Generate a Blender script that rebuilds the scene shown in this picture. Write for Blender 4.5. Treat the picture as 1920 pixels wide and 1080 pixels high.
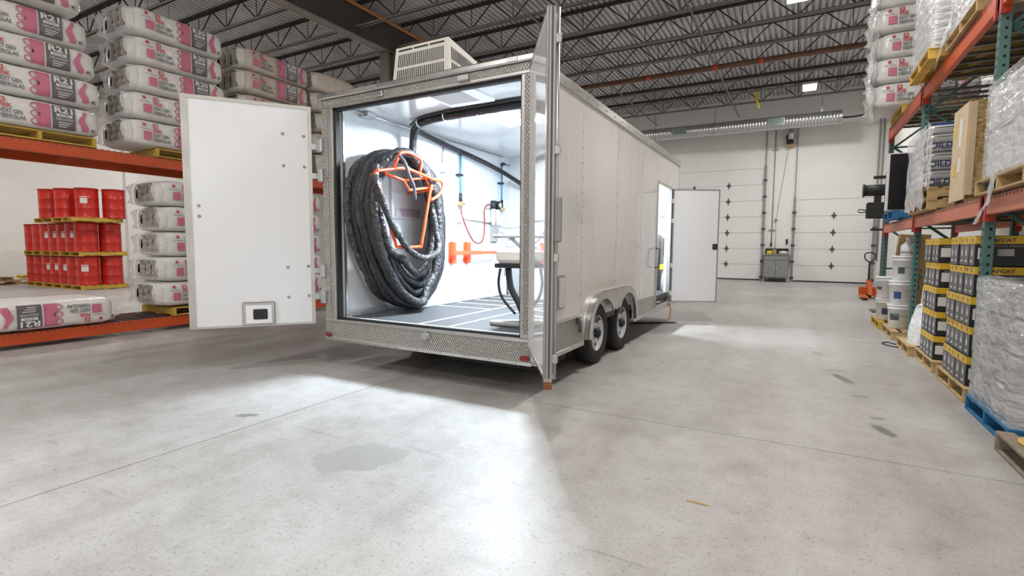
import bpy, bmesh, math, random
from math import sin, cos, pi, sqrt, radians
from mathutils import Vector, Matrix, noise

random.seed(7)
for o in list(bpy.data.objects):
    bpy.data.objects.remove(o, do_unlink=True)
scene = bpy.context.scene
COL = scene.collection

# ------------------------------------------------------------------ camera
YAW, PIT, ROL = 0.5079, 0.0805, 0.00576
fw = Vector((-sin(YAW) * cos(PIT), cos(YAW) * cos(PIT), -sin(PIT)))
rt = Vector((cos(YAW), sin(YAW), 0))
up = rt.cross(fw)
rt, up = rt * cos(ROL) + up * sin(ROL), up * cos(ROL) - rt * sin(ROL)
cam_data = bpy.data.cameras.new('camera')
cam_data.sensor_width = 36.0
cam_data.lens = 18.0
cam_data.clip_start = 0.05
cam_data.clip_end = 200
cam = bpy.data.objects.new('camera', cam_data)
COL.objects.link(cam)
M4 = Matrix.Identity(4)
for i in range(3):
    M4[i][0] = rt[i]; M4[i][1] = up[i]; M4[i][2] = -fw[i]
M4[2][3] = 1.37
cam.matrix_world = M4
scene.camera = cam

# ------------------------------------------------------------------ world, light, exposure
world = bpy.data.worlds.new('world'); scene.world = world
world.use_nodes = True
world.node_tree.nodes['Background'].inputs[0].default_value = (0.8, 0.85, 0.9, 1)
world.node_tree.nodes['Background'].inputs[1].default_value = 0.05
vs = scene.view_settings
vs.view_transform = 'Standard'; vs.look = 'None'; vs.gamma = 1.0; vs.use_curve_mapping = False
vs.exposure = 0.25
HIGHBAY_POWER = 142
STRIP_POWER = 126
FRONT_ROOM_POWER = 130

def area_light(name, loc, sx, sy, power, col=(1, 1, 1), rot=(0, 0, 0), parent=None):
    d = bpy.data.lights.new(name, 'AREA'); d.shape = 'RECTANGLE'; d.size = sx; d.size_y = sy
    d.energy = power; d.color = col
    o = bpy.data.objects.new(name, d); COL.objects.link(o)
    o.location = loc; o.rotation_euler = rot
    return o

# ------------------------------------------------------------------ materials
MATS = {}
def nd(nt, t, **kw):
    n = nt.nodes.new(t)
    for k, v in kw.items():
        setattr(n, k, v)
    return n

def mat(name, col, rough=0.5, metal=0.0, vary=0.0, vscale=6.0, bump=0.0, bscale=40.0, emit=None, estr=0.0,
        alpha=1.0, trans=0.0, spec=0.5, coat=0.0, col2=None, stretch=(1, 1, 1), bdist=0.01, detail=4.0):
    if name in MATS:
        return MATS[name]
    m = bpy.data.materials.new(name); m.use_nodes = True
    nt = m.node_tree; b = nt.nodes['Principled BSDF']
    b.inputs['Base Color'].default_value = (*col, 1)
    b.inputs['Roughness'].default_value = rough
    b.inputs['Metallic'].default_value = metal
    b.inputs['Specular IOR Level'].default_value = spec
    if coat:
        b.inputs['Coat Weight'].default_value = coat; b.inputs['Coat Roughness'].default_value = 0.06
    if alpha < 1: b.inputs['Alpha'].default_value = alpha
    if trans: b.inputs['Transmission Weight'].default_value = trans
    if emit:
        b.inputs['Emission Color'].default_value = (*emit, 1); b.inputs['Emission Strength'].default_value = estr
    if vary or bump or col2:
        tc = nd(nt, 'ShaderNodeTexCoord'); mp = nd(nt, 'ShaderNodeMapping')
        mp.inputs['Scale'].default_value = stretch
        nt.links.new(tc.outputs['Object'], mp.inputs['Vector'])
    if vary or col2:
        nz = nd(nt, 'ShaderNodeTexNoise'); nz.inputs['Scale'].default_value = vscale; nz.inputs['Detail'].default_value = detail
        nt.links.new(mp.outputs['Vector'], nz.inputs['Vector'])
        rp = nd(nt, 'ShaderNodeValToRGB')
        a = col; c = col2 if col2 else tuple(max(0, x * (1 - vary)) for x in col)
        rp.color_ramp.elements[0].position = 0.33; rp.color_ramp.elements[1].position = 0.67
        rp.color_ramp.elements[0].color = (*c, 1); rp.color_ramp.elements[1].color = (*a, 1)
        nt.links.new(nz.outputs['Fac'], rp.inputs['Fac'])
        nt.links.new(rp.outputs['Color'], b.inputs['Base Color'])
    if bump:
        n2 = nd(nt, 'ShaderNodeTexNoise'); n2.inputs['Scale'].default_value = bscale; n2.inputs['Detail'].default_value = 3
        nt.links.new(mp.outputs['Vector'], n2.inputs['Vector'])
        bp = nd(nt, 'ShaderNodeBump'); bp.inputs['Strength'].default_value = bump; bp.inputs['Distance'].default_value = bdist
        nt.links.new(n2.outputs['Fac'], bp.inputs['Height'])
        nt.links.new(bp.outputs['Normal'], b.inputs['Normal'])
    MATS[name] = m
    return m

def diamond_plate(name, col, scale=48.0):
    m = mat(name, col, 0.28, 0.85)
    nt = m.node_tree; b = nt.nodes['Principled BSDF']
    tc = nd(nt, 'ShaderNodeTexCoord')
    outs = []
    for s in (1, -1):
        mp = nd(nt, 'ShaderNodeMapping'); mp.inputs['Rotation'].default_value = (radians(45 * s), radians(45 * s), 0)
        nt.links.new(tc.outputs['Object'], mp.inputs['Vector'])
        w = nd(nt, 'ShaderNodeTexWave'); w.inputs['Scale'].default_value = scale / 3.0; w.bands_direction = 'Z'
        nt.links.new(mp.outputs['Vector'], w.inputs['Vector']); outs.append(w)
    mul = nd(nt, 'ShaderNodeMath', operation='MULTIPLY')
    nt.links.new(outs[0].outputs['Fac'], mul.inputs[0]); nt.links.new(outs[1].outputs['Fac'], mul.inputs[1])
    bp = nd(nt, 'ShaderNodeBump'); bp.inputs['Strength'].default_value = 0.9; bp.inputs['Distance'].default_value = 0.012
    rp = nd(nt, 'ShaderNodeValToRGB'); e = rp.color_ramp.elements; e[0].position = .1; e[1].position = .55
    e[0].color = (*[q * .74 for q in col], 1); e[1].color = (*[min(1, q * 1.15) for q in col], 1)  # relief shading painted in: low spots darker, raised spots lighter
    nt.links.new(mul.outputs[0], rp.inputs['Fac']); nt.links.new(rp.outputs['Color'], b.inputs['Base Color'])
    nt.links.new(mul.outputs[0], bp.inputs['Height']); nt.links.new(bp.outputs['Normal'], b.inputs['Normal'])
    return m

def concrete_floor():
    m = mat('concrete_floor', (0.5, 0.49, 0.47), 0.42)
    nt = m.node_tree; b = nt.nodes['Principled BSDF']; L = nt.links.new
    tc = nd(nt, 'ShaderNodeTexCoord'); P = tc.outputs['Object']
    def nz(scale, detail, stretch=(1, 1, 1), rough=0.6):
        mp = nd(nt, 'ShaderNodeMapping'); mp.inputs['Scale'].default_value = stretch; L(P, mp.inputs['Vector'])
        n = nd(nt, 'ShaderNodeTexNoise'); n.inputs['Scale'].default_value = scale; n.inputs['Detail'].default_value = detail
        n.inputs['Roughness'].default_value = rough; L(mp.outputs['Vector'], n.inputs['Vector']); return n.outputs['Fac']
    def ramp(f, p0, c0, p1, c1):
        r = nd(nt, 'ShaderNodeValToRGB'); e = r.color_ramp.elements
        e[0].position = p0; e[1].position = p1; e[0].color = (*c0, 1); e[1].color = (*c1, 1); L(f, r.inputs['Fac']); return r.outputs['Color']
    def mix(fac, a, c, mode='MIX'):
        n = nd(nt, 'ShaderNodeMix', data_type='RGBA', blend_type=mode)
        if isinstance(fac, float): n.inputs[0].default_value = fac
        else: L(fac, n.inputs[0])
        for s, v in ((6, a), (7, c)):
            if isinstance(v, tuple): n.inputs[s].default_value = (*v, 1)
            else: L(v, n.inputs[s])
        return n.outputs[2]
    def g(v): return (v, v, v)
    c = ramp(nz(0.55, 6), 0.3, (0.40, 0.388, 0.374), 0.7, (0.54, 0.537, 0.53))
    c = mix(1.0, c, ramp(nz(1.1, 5, (1, 0.14, 1)), 0.36, (0.80, 0.78, 0.76), 0.6, g(1.0)), 'MULTIPLY')
    c = mix(1.0, c, ramp(nz(60, 3), 0.32, (0.62, 0.59, 0.57), 0.42, g(1.0)), 'MULTIPLY')
    c = mix(1.0, c, ramp(nz(4.5, 8, (1, 1, 1), 0.75), 0.34, (0.84, 0.82, 0.80), 0.56, g(1.0)), 'MULTIPLY')
    c = mix(1.0, c, ramp(nz(7, 5, (0.12, 1.6, 1)), 0.27, (0.72, 0.70, 0.68), 0.36, g(1.0)), 'MULTIPLY')
    c = mix(1.0, c, ramp(nz(16, 8), 0.27, (0.66, 0.63, 0.60), 0.38, g(1.0)), 'MULTIPLY')
    # worn stains with a shape of their own: (x, y, half length, half width, angle, colour, softness, strength)
    dist = nz(5, 5); dist2 = nz(30, 4)
    stains = [(-2.43, 2.34, 0.30, 0.20, 0.75, (0.33, 0.326, 0.31), 0.04, 0.95),
              (0.47, 6.35, 0.24, 0.055, 1.9, (0.12, 0.12, 0.12), 0.35, 0.85), (0.39, 6.72, 0.16, 0.07, 0.3, (0.24, 0.24, 0.23), 0.5, 0.6),
              (0.625, 4.66, 0.15, 0.055, 1.95, (0.12, 0.12, 0.12), 0.35, 0.85), (0.62, 4.98, 0.06, 0.045, 0.3, (0.17, 0.17, 0.17), 0.4, 0.7),
              (0.28, 7.75, 0.14, 0.06, 1.9, (0.22, 0.22, 0.22), 0.4, 0.7), (-3.83, 2.49, 0.10, 0.045, 0.6, (0.17, 0.17, 0.165), 0.4, 0.85),
              (-0.25, 3.42, 0.16, 0.11, 1.0, (0.24, 0.21, 0.20), 0.9, 0.6), (0.55, 5.65, 0.09, 0.035, 0.3, (0.2, 0.2, 0.2), 0.4, 0.7),
              (-1.02, 6.6, 0.10, 0.03, 0.2, (0.22, 0.2, 0.2), 0.5, 0.6), (-1.35, 6.15, 0.03, 0.02, 0, (0.1, 0.1, 0.1), 0.4, 0.8),
              (-1.72, 3.0, 0.12, 0.03, 0.3, (0.38, 0.37, 0.36), 0.6, 0.6)]
    sx = nd(nt, 'ShaderNodeSeparateXYZ'); L(P, sx.inputs[0])
    def M(op, a, v=None):
        n = nd(nt, 'ShaderNodeMath', operation=op)
        for i, q in enumerate((a, v)):
            if q is None: continue
            if isinstance(q, (int, float)): n.inputs[i].default_value = q
            else: L(q, n.inputs[i])
        return n.outputs[0]
    for (x, y, a, w, an, colr, soft, st) in stains:
        dx = M('SUBTRACT', sx.outputs[0], x); dy = M('SUBTRACT', sx.outputs[1], y)
        u = M('DIVIDE', M('ADD', M('MULTIPLY', dx, cos(an)), M('MULTIPLY', dy, sin(an))), a)
        v = M('DIVIDE', M('SUBTRACT', M('MULTIPLY', dy, cos(an)), M('MULTIPLY', dx, sin(an))), w)
        r = M('SQRT', M('ADD', M('MULTIPLY', u, u), M('MULTIPLY', v, v)))
        r = M('ADD', r, M('MULTIPLY', M('SUBTRACT', dist if w > 0.15 else dist2, 0.5), 1.1 if w > 0.15 else 1.8))
        mr = nd(nt, 'ShaderNodeMapRange'); L(r, mr.inputs[0])
        mr.inputs[1].default_value = 1.0 - soft; mr.inputs[2].default_value = 1.0 + soft * 0.4; mr.inputs[3].default_value = st; mr.inputs[4].default_value = 0
        c = mix(mr.outputs[0], c, colr)
    L(c, b.inputs['Base Color'])
    rr = nd(nt, 'ShaderNodeMapRange'); L(nz(2.2, 5), rr.inputs[0])
    rr.inputs[1].default_value = 0.3; rr.inputs[2].default_value = 0.7; rr.inputs[3].default_value = 0.40; rr.inputs[4].default_value = 0.58
    L(rr.outputs[0], b.inputs['Roughness'])
    bp = nd(nt, 'ShaderNodeBump'); bp.inputs['Strength'].default_value = 0.12; bp.inputs['Distance'].default_value = 0.004
    L(nz(70, 3), bp.inputs['Height']); L(bp.outputs['Normal'], b.inputs['Normal'])
    return m

MFLOOR = concrete_floor()
MGAP = mat('joint_dark', (0.09, 0.085, 0.08), 0.9)
MWALL = mat('painted_block', (0.88, 0.87, 0.845), 0.6, vary=0.05, vscale=1.2)
MSEC = mat('door_white', (0.86, 0.855, 0.84), 0.42, vary=0.03, vscale=2)
MDECK = mat('galvanised_deck', (0.66, 0.66, 0.68), 0.34, 0.3, vary=0.3, vscale=0.8)
MJOIST = mat('joist_primer', (0.065, 0.058, 0.056), 0.6, vary=0.3, vscale=4)
MCHORD = mat('chord_tan', (0.30, 0.27, 0.24), 0.6, vary=0.25, vscale=3)  # paler tan than the rest of the joist
MGIRD = mat('girder_brown', (0.10, 0.088, 0.08), 0.6, vary=0.2, vscale=2)
MCOLUMN = mat('column_grey', (0.24, 0.23, 0.21), 0.6, vary=0.1)
MRUST = mat('rust_pipe', (0.16, 0.07, 0.04), 0.55, vary=0.3, vscale=5)
MOPIPE = mat('orange_pipe', (0.45, 0.16, 0.05), 0.5, vary=0.2)
MREDP = mat('red_coupling', (0.5, 0.07, 0.03), 0.5)
MDUCT = mat('spiral_duct', (0.55, 0.56, 0.56), 0.3, 0.9)
MBLACK = mat('black_matte', (0.015, 0.015, 0.016), 0.55)
MBLKGL = mat('black_gloss', (0.012, 0.011, 0.014), 0.2)
MGREY = mat('mid_grey', (0.28, 0.29, 0.29), 0.5)
MSTEEL = mat('bright_steel', (0.6, 0.61, 0.62), 0.28, 0.95)
MALU = mat('aluminium', (0.62, 0.61, 0.59), 0.26, 0.9, vary=0.12, vscale=5)
MALUD = mat('aluminium_dull', (0.5, 0.48, 0.455), 0.38, 0.8, vary=0.15, vscale=5)
MDIAM = diamond_plate('diamond_plate', (0.52, 0.50, 0.47))
MSKIN = mat('trailer_skin', (0.70, 0.685, 0.66), 0.16, 0.0, bump=0.55, bscale=2.2, bdist=0.05, stretch=(1, 1, 0.25), coat=0.7)
MINT = mat('interior_white', (0.66, 0.67, 0.68), 0.12, bump=0.12, bscale=1.5, bdist=0.01)
MDOORW = mat('door_inner_white', (0.74, 0.74, 0.75), 0.10)
MLEAF = mat('leaf_white', (0.80, 0.805, 0.82), 0.35)
MSEAL = mat('rubber_seal', (0.012, 0.012, 0.013), 0.6)
MRUBF = mat('trailer_floor_rubber', (0.07, 0.072, 0.075), 0.6, vary=0.12, vscale=30)
MWLINE = mat('white_strip', (0.85, 0.85, 0.85), 0.4)
MREFL = mat('red_reflector', (0.22, 0.012, 0.015), 0.25)
MAMB = mat('amber_reflector', (0.6, 0.22, 0.03), 0.3)
MAMBD = mat('rusty_marker', (0.30, 0.10, 0.035), 0.35, vary=.5, vscale=60)
MDOORR = mat('door_mirror_white', (0.84, 0.84, 0.85), 0.03, spec=0.7)
MTYRE = mat('tyre_rubber', (0.018, 0.017, 0.017), 0.7, bump=0.3, bscale=60, bdist=0.004)
MRIM = mat('rim_white', (0.72, 0.75, 0.80), 0.35)
MHOLE = mat('dark_hole', (0.01, 0.01, 0.01), 0.8)
MHOSE = mat('hose_scuff_jacket', (0.020, 0.021, 0.024), 0.5, bump=1.0, bscale=18, bdist=0.02, stretch=(1, 1, 1), vary=0.35, vscale=14)
MHOSEL = mat('hose_scuff_jacket_pale', (0.07, 0.07, 0.073), 0.42, bump=1.0, bscale=22, bdist=0.035, vary=0.7, vscale=18)  # paler, more mottled copy of the jacket colour
MORNG = mat('orange_red_tube', (0.78, 0.095, 0.025), 0.35, coat=0.2)
MRACKO = mat('rack_orange', (0.60, 0.085, 0.018), 0.4, vary=0.12, vscale=4)
MRACKF = mat('rack_faded_orange', (0.66, 0.20, 0.115), 0.5, vary=0.12, vscale=4)
MRACKR = mat('rack_connector_red', (0.42, 0.03, 0.012), 0.45)
MRACKG = mat('rack_green', (0.085, 0.185, 0.165), 0.45, vary=0.15, vscale=6)
MWIRE = mat('deck_wire', (0.16, 0.15, 0.14), 0.45, 0.7)
MWOOD = mat('pallet_pine', (0.60, 0.42, 0.20), 0.75, vary=0.35, vscale=5, stretch=(1, 1, 4))
MWOODY = mat('pallet_yellow_pine', (0.66, 0.42, 0.07), 0.7, vary=0.3, vscale=5)
MWOODG = mat('pallet_grey_wood', (0.32, 0.265, 0.20), 0.8, vary=0.4, vscale=8)
MBLUEP = mat('pallet_blue', (0.02, 0.16, 0.36), 0.6, vary=0.25, vscale=8)
MDRUM = mat('drum_red', (0.56, 0.022, 0.013), 0.36, coat=0.15)
MPAPER = mat('paper_white', (0.78, 0.77, 0.75), 0.6)
MBAG = mat('bag_film', (0.80, 0.78, 0.755), 0.3, bump=0.55, bscale=7, bdist=0.03, vary=0.1, vscale=5)
MBAGB = mat('bag_film_beige_warm_lit', (0.64, 0.56, 0.48), 0.42, bump=0.55, bscale=8, bdist=0.03, vary=0.2, vscale=5)  # beige film; on the printed R30 stack, warm light put into the colour
MBATT = mat('glass_wool_batt', (0.42, 0.37, 0.34), 0.8, vary=0.35, vscale=18)
MFILM = mat('clear_film', (0.88, 0.88, 0.88), 0.14, bump=0.9, bscale=9, bdist=0.05, alpha=0.6)
MWRAP = mat('stretch_wrap', (0.84, 0.85, 0.86), 0.15, bump=0.8, bscale=4, bdist=0.06, stretch=(1, 1, 2.0), vary=0.18, vscale=5)
MWRAPG = mat('stretch_wrap_over_goods', (0.66, 0.67, 0.66), 0.12, bump=1.0, bscale=6, bdist=0.12, stretch=(1, .5, 2.2), col2=(0.16, 0.17, 0.17), vscale=5, detail=8.0)
MPINK = mat('print_pink', (0.62, 0.17, 0.265), 0.4, vary=.18, vscale=9)
MPRED = mat('print_red', (0.55, 0.07, 0.08), 0.4)
MPGREY = mat('print_grey', (0.135, 0.115, 0.12), 0.4)
MPDARK = mat('print_dark', (0.075, 0.075, 0.085), 0.45)
MPWHITE = mat('print_white', (0.74, 0.73, 0.72), 0.45)
MOSB = mat('osb_board', (0.66, 0.47, 0.22), 0.75, col2=(0.24, 0.14, 0.05), vscale=20, bump=0.4, bscale=30, stretch=(1, 1, 1.8), detail=6.0)
MPLY = mat('plywood_pale', (0.70, 0.55, 0.36), 0.7, vary=0.15, vscale=4)
MCARD = mat('cardboard', (0.48, 0.32, 0.15), 0.75, vary=0.1)
MBOXK = mat('carton_black', (0.022, 0.023, 0.026), 0.45)
MBOXG = mat('carton_grey_print', (0.115, 0.11, 0.12), 0.45)
MBOXY = mat('carton_yellow', (0.76, 0.47, 0.03), 0.45)
MBUCK = mat('bucket_white', (0.80, 0.80, 0.79), 0.35)
MBLUEL = mat('label_blue', (0.03, 0.07, 0.22), 0.45)
MNAVY = mat('print_navy', (0.03, 0.04, 0.12), 0.45)
MYEL = mat('yellow_plastic', (0.75, 0.55, 0.03), 0.4)
MPEX = mat('blue_air_pipe', (0.03, 0.22, 0.36), 0.35)
MBRASS = mat('brass', (0.65, 0.48, 0.18), 0.3, 0.9)
MREDH = mat('red_air_hose', (0.22, 0.025, 0.02), 0.4)
MGREYP = mat('grey_plastic', (0.34, 0.34, 0.335), 0.45)
MCABG = mat('cabinet_grey', (0.26, 0.27, 0.265), 0.45)
MACW = mat('ac_shell', (0.74, 0.71, 0.65), 0.45)
MLED = mat('led_panel', (1, 1, 1), 0.5, emit=(1.0, 0.98, 0.95), estr=10)
MLEDS = mat('led_strip', (1, 1, 1), 0.5, emit=(0.97, 0.99, 1.0), estr=9)
MJACK = mat('jack_orange', (0.55, 0.10, 0.02), 0.45)
MGREEN = mat('green_glass', (0.15, 0.28, 0.24), 0.2)

# ------------------------------------------------------------------ mesh builder
class MB:
    def __init__(s):
        s.v = []; s.f = []; s.mi = []; s.sm = []; s.m = 0; s.smooth = False
    def face(s, idx):
        s.f.append(tuple(idx)); s.mi.append(s.m); s.sm.append(s.smooth)
    def add(s, vs, fs):
        b = len(s.v); s.v += [tuple(p) for p in vs]
        for q in fs: s.face([b + i for i in q])
        return s
    def box(s, x0, x1, y0, y1, z0, z1, b=0.0, mtx=None):
        if b <= 0:
            vs = [(x, y, z) for x in (x0, x1) for y in (y0, y1) for z in (z0, z1)]
            fs = [(0, 1, 3, 2), (4, 6, 7, 5), (0, 4, 5, 1), (2, 3, 7, 6), (0, 2, 6, 4), (1, 5, 7, 3)]
        else:
            c = ((x0 + x1) / 2, (y0 + y1) / 2, (z0 + z1) / 2); h = (abs(x1 - x0) / 2, abs(y1 - y0) / 2, abs(z1 - z0) / 2)
            b = min(b, *[q * 0.98 for q in h])
            vs = []; ix = {}
            for sx in (-1, 1):
                for sy in (-1, 1):
                    for sz in (-1, 1):
                        sg = (sx, sy, sz)
                        for k in range(3):
                            p = [c[i] + sg[i] * (h[i] - (0 if i == k else b)) for i in range(3)]
                            ix[(sg, k)] = len(vs); vs.append(p)
            fs = []
            for k in range(3):
                i, j = [q for q in range(3) if q != k]
                for sk in (-1, 1):
                    q = []
                    for a, d in ((-1, -1), (1, -1), (1, 1), (-1, 1)):
                        sg = [0, 0, 0]; sg[k] = sk; sg[i] = a; sg[j] = d; q.append(ix[(tuple(sg), k)])
                    if (sk > 0) == (k == 1): q.reverse()
                    fs.append(q)
                for a in (-1, 1):
                    for d in (-1, 1):
                        q = []
                        for sk, kk in ((-1, i), (1, i), (1, j), (-1, j)):
                            sg = [0, 0, 0]; sg[k] = sk; sg[i] = a; sg[j] = d; q.append(ix[(tuple(sg), kk)])
                        fs.append(q)
            for sx in (-1, 1):
                for sy in (-1, 1):
                    for sz in (-1, 1):
                        fs.append([ix[((sx, sy, sz), k)] for k in range(3)])
        if mtx is not None: vs = [mtx @ Vector(p) for p in vs]
        return s.add(vs, fs)
    def tube(s, pts, r, n=8, caps=True, closed=False):
        pts = [Vector(p) for p in pts]; N = len(pts)
        rr = r if isinstance(r, (list, tuple)) else [r] * N
        b = len(s.v); t0 = None; u = None
        old = s.smooth; s.smooth = True
        for i, p in enumerate(pts):
            if closed: t = (pts[(i + 1) % N] - pts[i - 1])
            else: t = pts[min(i + 1, N - 1)] - pts[max(i - 1, 0)]
            t = t.normalized() if t.length > 1e-9 else Vector((0, 0, 1))
            if u is None:
                a = Vector((0, 0, 1)) if abs(t.z) < 0.9 else Vector((1, 0, 0)); u = a.cross(t).normalized()
            else:
                u = (u - t * u.dot(t)); u = u.normalized() if u.length > 1e-6 else t.orthogonal().normalized()
            w = t.cross(u)
            for k in range(n):
                a = 2 * pi * k / n; s.v.append(tuple(p + (u * cos(a) + w * sin(a)) * rr[i]))
        for i in range(N if closed else N - 1):
            j = (i + 1) % N
            for k in range(n):
                k2 = (k + 1) % n
                s.face([b + i * n + k, b + i * n + k2, b + j * n + k2, b + j * n + k])
        s.smooth = False
        if caps and not closed:
            s.face([b + k for k in reversed(range(n))]); s.face([b + (N - 1) * n + k for k in range(n)])
        s.smooth = old
        return s
    def cyl(s, p0, p1, r, n=12, r2=None):
        return s.tube([p0, p1], [r, r if r2 is None else r2], n)
    def lathe(s, prof, c=(0, 0, 0), axis='z', n=24, cap=True):
        b = len(s.v); old = s.smooth; s.smooth = True
        for (r, h) in prof:
            for k in range(n):
                a = 2 * pi * k / n
                if axis == 'z': p = (c[0] + r * cos(a), c[1] + r * sin(a), c[2] + h)
                elif axis == 'x': p = (c[0] + h, c[1] + r * cos(a), c[2] + r * sin(a))
                else: p = (c[0] + r * sin(a), c[1] + h, c[2] + r * cos(a))
                s.v.append(p)
        for i in range(len(prof) - 1):
            for k in range(n):
                k2 = (k + 1) % n
                s.face([b + i * n + k, b + i * n + k2, b + (i + 1) * n + k2, b + (i + 1) * n + k])
        s.smooth = False
        if cap:
            s.face([b + k for k in reversed(range(n))]); s.face([b + (len(prof) - 1) * n + k for k in range(n)])
        s.smooth = old
        return s
    def prism(s, poly, axis, d0, d1):
        """poly: 2d points in the two other axes (in order x,y,z without axis)."""
        n = len(poly)
        def P(q, d):
            if axis == 'x': return (d, q[0], q[1])
            if axis == 'y': return (q[0], d, q[1])
            return (q[0], q[1], d)
        vs = [P(q, d0) for q in poly] + [P(q, d1) for q in poly]
        fs = [list(range(n))[::-1], [n + i for i in range(n)]] + [[i, (i + 1) % n, n + (i + 1) % n, n + i] for i in range(n)]
        return s.add(vs, fs)
    def grid(s, fn, nu, nv, closed_u=False):
        b = len(s.v)
        for i in range(nu + (0 if closed_u else 1)):
            for j in range(nv + 1):
                s.v.append(tuple(fn(i / nu, j / nv)))
        for i in range(nu):
            i2 = (i + 1) % nu if closed_u else i + 1
            for j in range(nv):
                s.face([b + i * (nv + 1) + j, b + i2 * (nv + 1) + j, b + i2 * (nv + 1) + j + 1, b + i * (nv + 1) + j + 1])
        return s
    def mesh(s, name, mats, off=(0, 0, 0)):
        me = bpy.data.meshes.new(name)
        me.from_pydata([(p[0] - off[0], p[1] - off[1], p[2] - off[2]) for p in s.v], [], s.f)
        for m in (mats if isinstance(mats, (list, tuple)) else [mats]): me.materials.append(m)
        me.polygons.foreach_set('material_index', s.mi)
        me.polygons.foreach_set('use_smooth', s.sm)
        me.update()
        return me
    def build(s, name, mats, parent=None, off=None):
        if off is None: off = ORG.get(parent.name, (0, 0, 0)) if parent else (0, 0, 0)
        return put(name, s.mesh(name, mats, off), parent, off)

ORG = {}
def put(name, me, parent=None, off=(0, 0, 0)):
    o = bpy.data.objects.new(name, me); COL.objects.link(o)
    if parent: o.parent = parent
    ORG[o.name] = off
    return o
def tag(o, label=None, cat=None, group=None, kind=None):
    if label: o['label'] = label
    if cat: o['category'] = cat
    if group: o['group'] = group
    if kind: o['kind'] = kind
    return o
def thing(name, label, cat, loc, group=None, rz=0.0):
    """An Empty at the thing's base; children are built in world coordinates (offset by loc)."""
    o = bpy.data.objects.new(name, None); COL.objects.link(o)
    o.empty_display_size = 0.1; o.location = loc; o.rotation_euler = (0, 0, rz); ORG[o.name] = tuple(loc)
    return tag(o, label, cat, group)
KIDS = {}
def copy_tree(o, parent=None):
    c = o.copy(); COL.objects.link(c); c.parent = parent
    for ch in list(o.children): copy_tree(ch, c)
    return c
def struct(o): o['kind'] = 'structure'; return o

TXT = {}
def text_geo(sx, bold=0.02):
    k = (sx, bold)
    if k in TXT: return TXT[k]
    cu = bpy.data.curves.new('lettering', 'FONT'); cu.body = sx; cu.size = 1.0; cu.offset = bold; cu.resolution_u = 3
    ob = bpy.data.objects.new('lettering', cu); COL.objects.link(ob)
    bpy.context.view_layer.update()
    me = bpy.data.meshes.new_from_object(ob.evaluated_get(bpy.context.evaluated_depsgraph_get()))
    bm = bmesh.new(); bm.from_mesh(me)
    ylo = min(v.co.y for v in bm.verts); yhi = max(v.co.y for v in bm.verts)
    for q in range(1, 6):
        bmesh.ops.bisect_plane(bm, geom=bm.verts[:] + bm.edges[:] + bm.faces[:], plane_co=(0, ylo + (yhi - ylo) * q / 6, 0), plane_no=(0, 1, 0))
    bm.verts.index_update()
    vs = [(v.co.x, v.co.y) for v in bm.verts]; fs = [tuple(v.index for v in p.verts) for p in bm.faces]; bm.free()
    bpy.data.objects.remove(ob, do_unlink=True); bpy.data.curves.remove(cu); bpy.data.meshes.remove(me)
    x0 = min(p[0] for p in vs); x1 = max(p[0] for p in vs); y0 = min(p[1] for p in vs); y1 = max(p[1] for p in vs)
    vs = [((p[0] - x0) / (x1 - x0), (p[1] - y0) / (y1 - y0)) for p in vs]
    TXT[k] = (vs, fs); return TXT[k]
def put_text(mb, sx, u0, u1, v0, v1, fn, bold=0.02):
    vs, fs = text_geo(sx, bold)
    mb.add([fn(u0 + (u1 - u0) * a, v0 + (v1 - v0) * b) for a, b in vs], fs)
def put_patch(mb, u0, u1, v0, v1, fn, nu=6, nv=6):
    mb.grid(lambda a, b: fn(u0 + (u1 - u0) * a, v0 + (v1 - v0) * b), nu, nv)
def put_ring(mb, cu, cv, ru, rv, w, fn, n=16):
    mb.grid(lambda a, b: fn(cu + (ru * (1 - w * b)) * cos(2 * pi * a), cv + (rv * (1 - w * b)) * sin(2 * pi * a)), n, 1)
ORD = ['lowest', 'second', 'third', 'fourth', 'fifth', 'sixth', 'seventh']
NTH = ['first', 'second', 'third', 'fourth', 'fifth', 'sixth', 'seventh', 'eighth']

# ================================================================== SETTING
XL, XR, YB, YF, ZD = -24.5, 2.85, 24.2, -8.0, 7.6
mb = MB(); mb.box(XL, XR, YF, YB, -0.12, -0.02)
floor = struct(mb.build('floor', MGAP))
xs = [XL] + [-3.58 + 6.1 * k for k in (-3, -2, -1, 0)] + [XR]
ys = [YF, -2.12, 3.985, 10.08, 16.18, YB]
for i in range(len(xs) - 1):
    for j in range(len(ys) - 1):
        m = MB(); m.box(xs[i] + .0045, xs[i + 1] - .0045, ys[j] + .0045, ys[j + 1] - .0045, -0.03, 0)
        m.build('slab', MFLOOR, floor)
m = MB(); m.box(XL - .2, XL, YF, YB, 0, 8); wl = struct(m.build('wall_left', MWALL))
for k, yy in enumerate((4.9, 11.1, 17.3)):
    m = MB(); m.box(XL, XL + .22, yy - .2, yy + .2, 0, 7.5); m.build('pilaster', MWALL, wl)
m = MB(); m.box(XR, XR + .2, YF, YB, 0, 8); struct(m.build('wall_right', MWALL))
m = MB(); m.box(XL, XR, YF - .2, YF, 0, 8); struct(m.build('wall_front', MWALL))
# back wall in pieces around the two overhead doors
D1 = (-6.0, -1.37, 4.72); D2 = (-0.15, 2.48, 3.35)
m = MB()
for (a, b, z0) in ((XL, D1[0], 0), (D1[0], D1[1], D1[2]), (D1[1], D2[0], 0), (D2[0], D2[1], D2[2]), (D2[1], XR, 0)):
    m.box(a, b, YB, YB + .2, z0, 8)
wb = struct(m.build('wall_back', MWALL))

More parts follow.
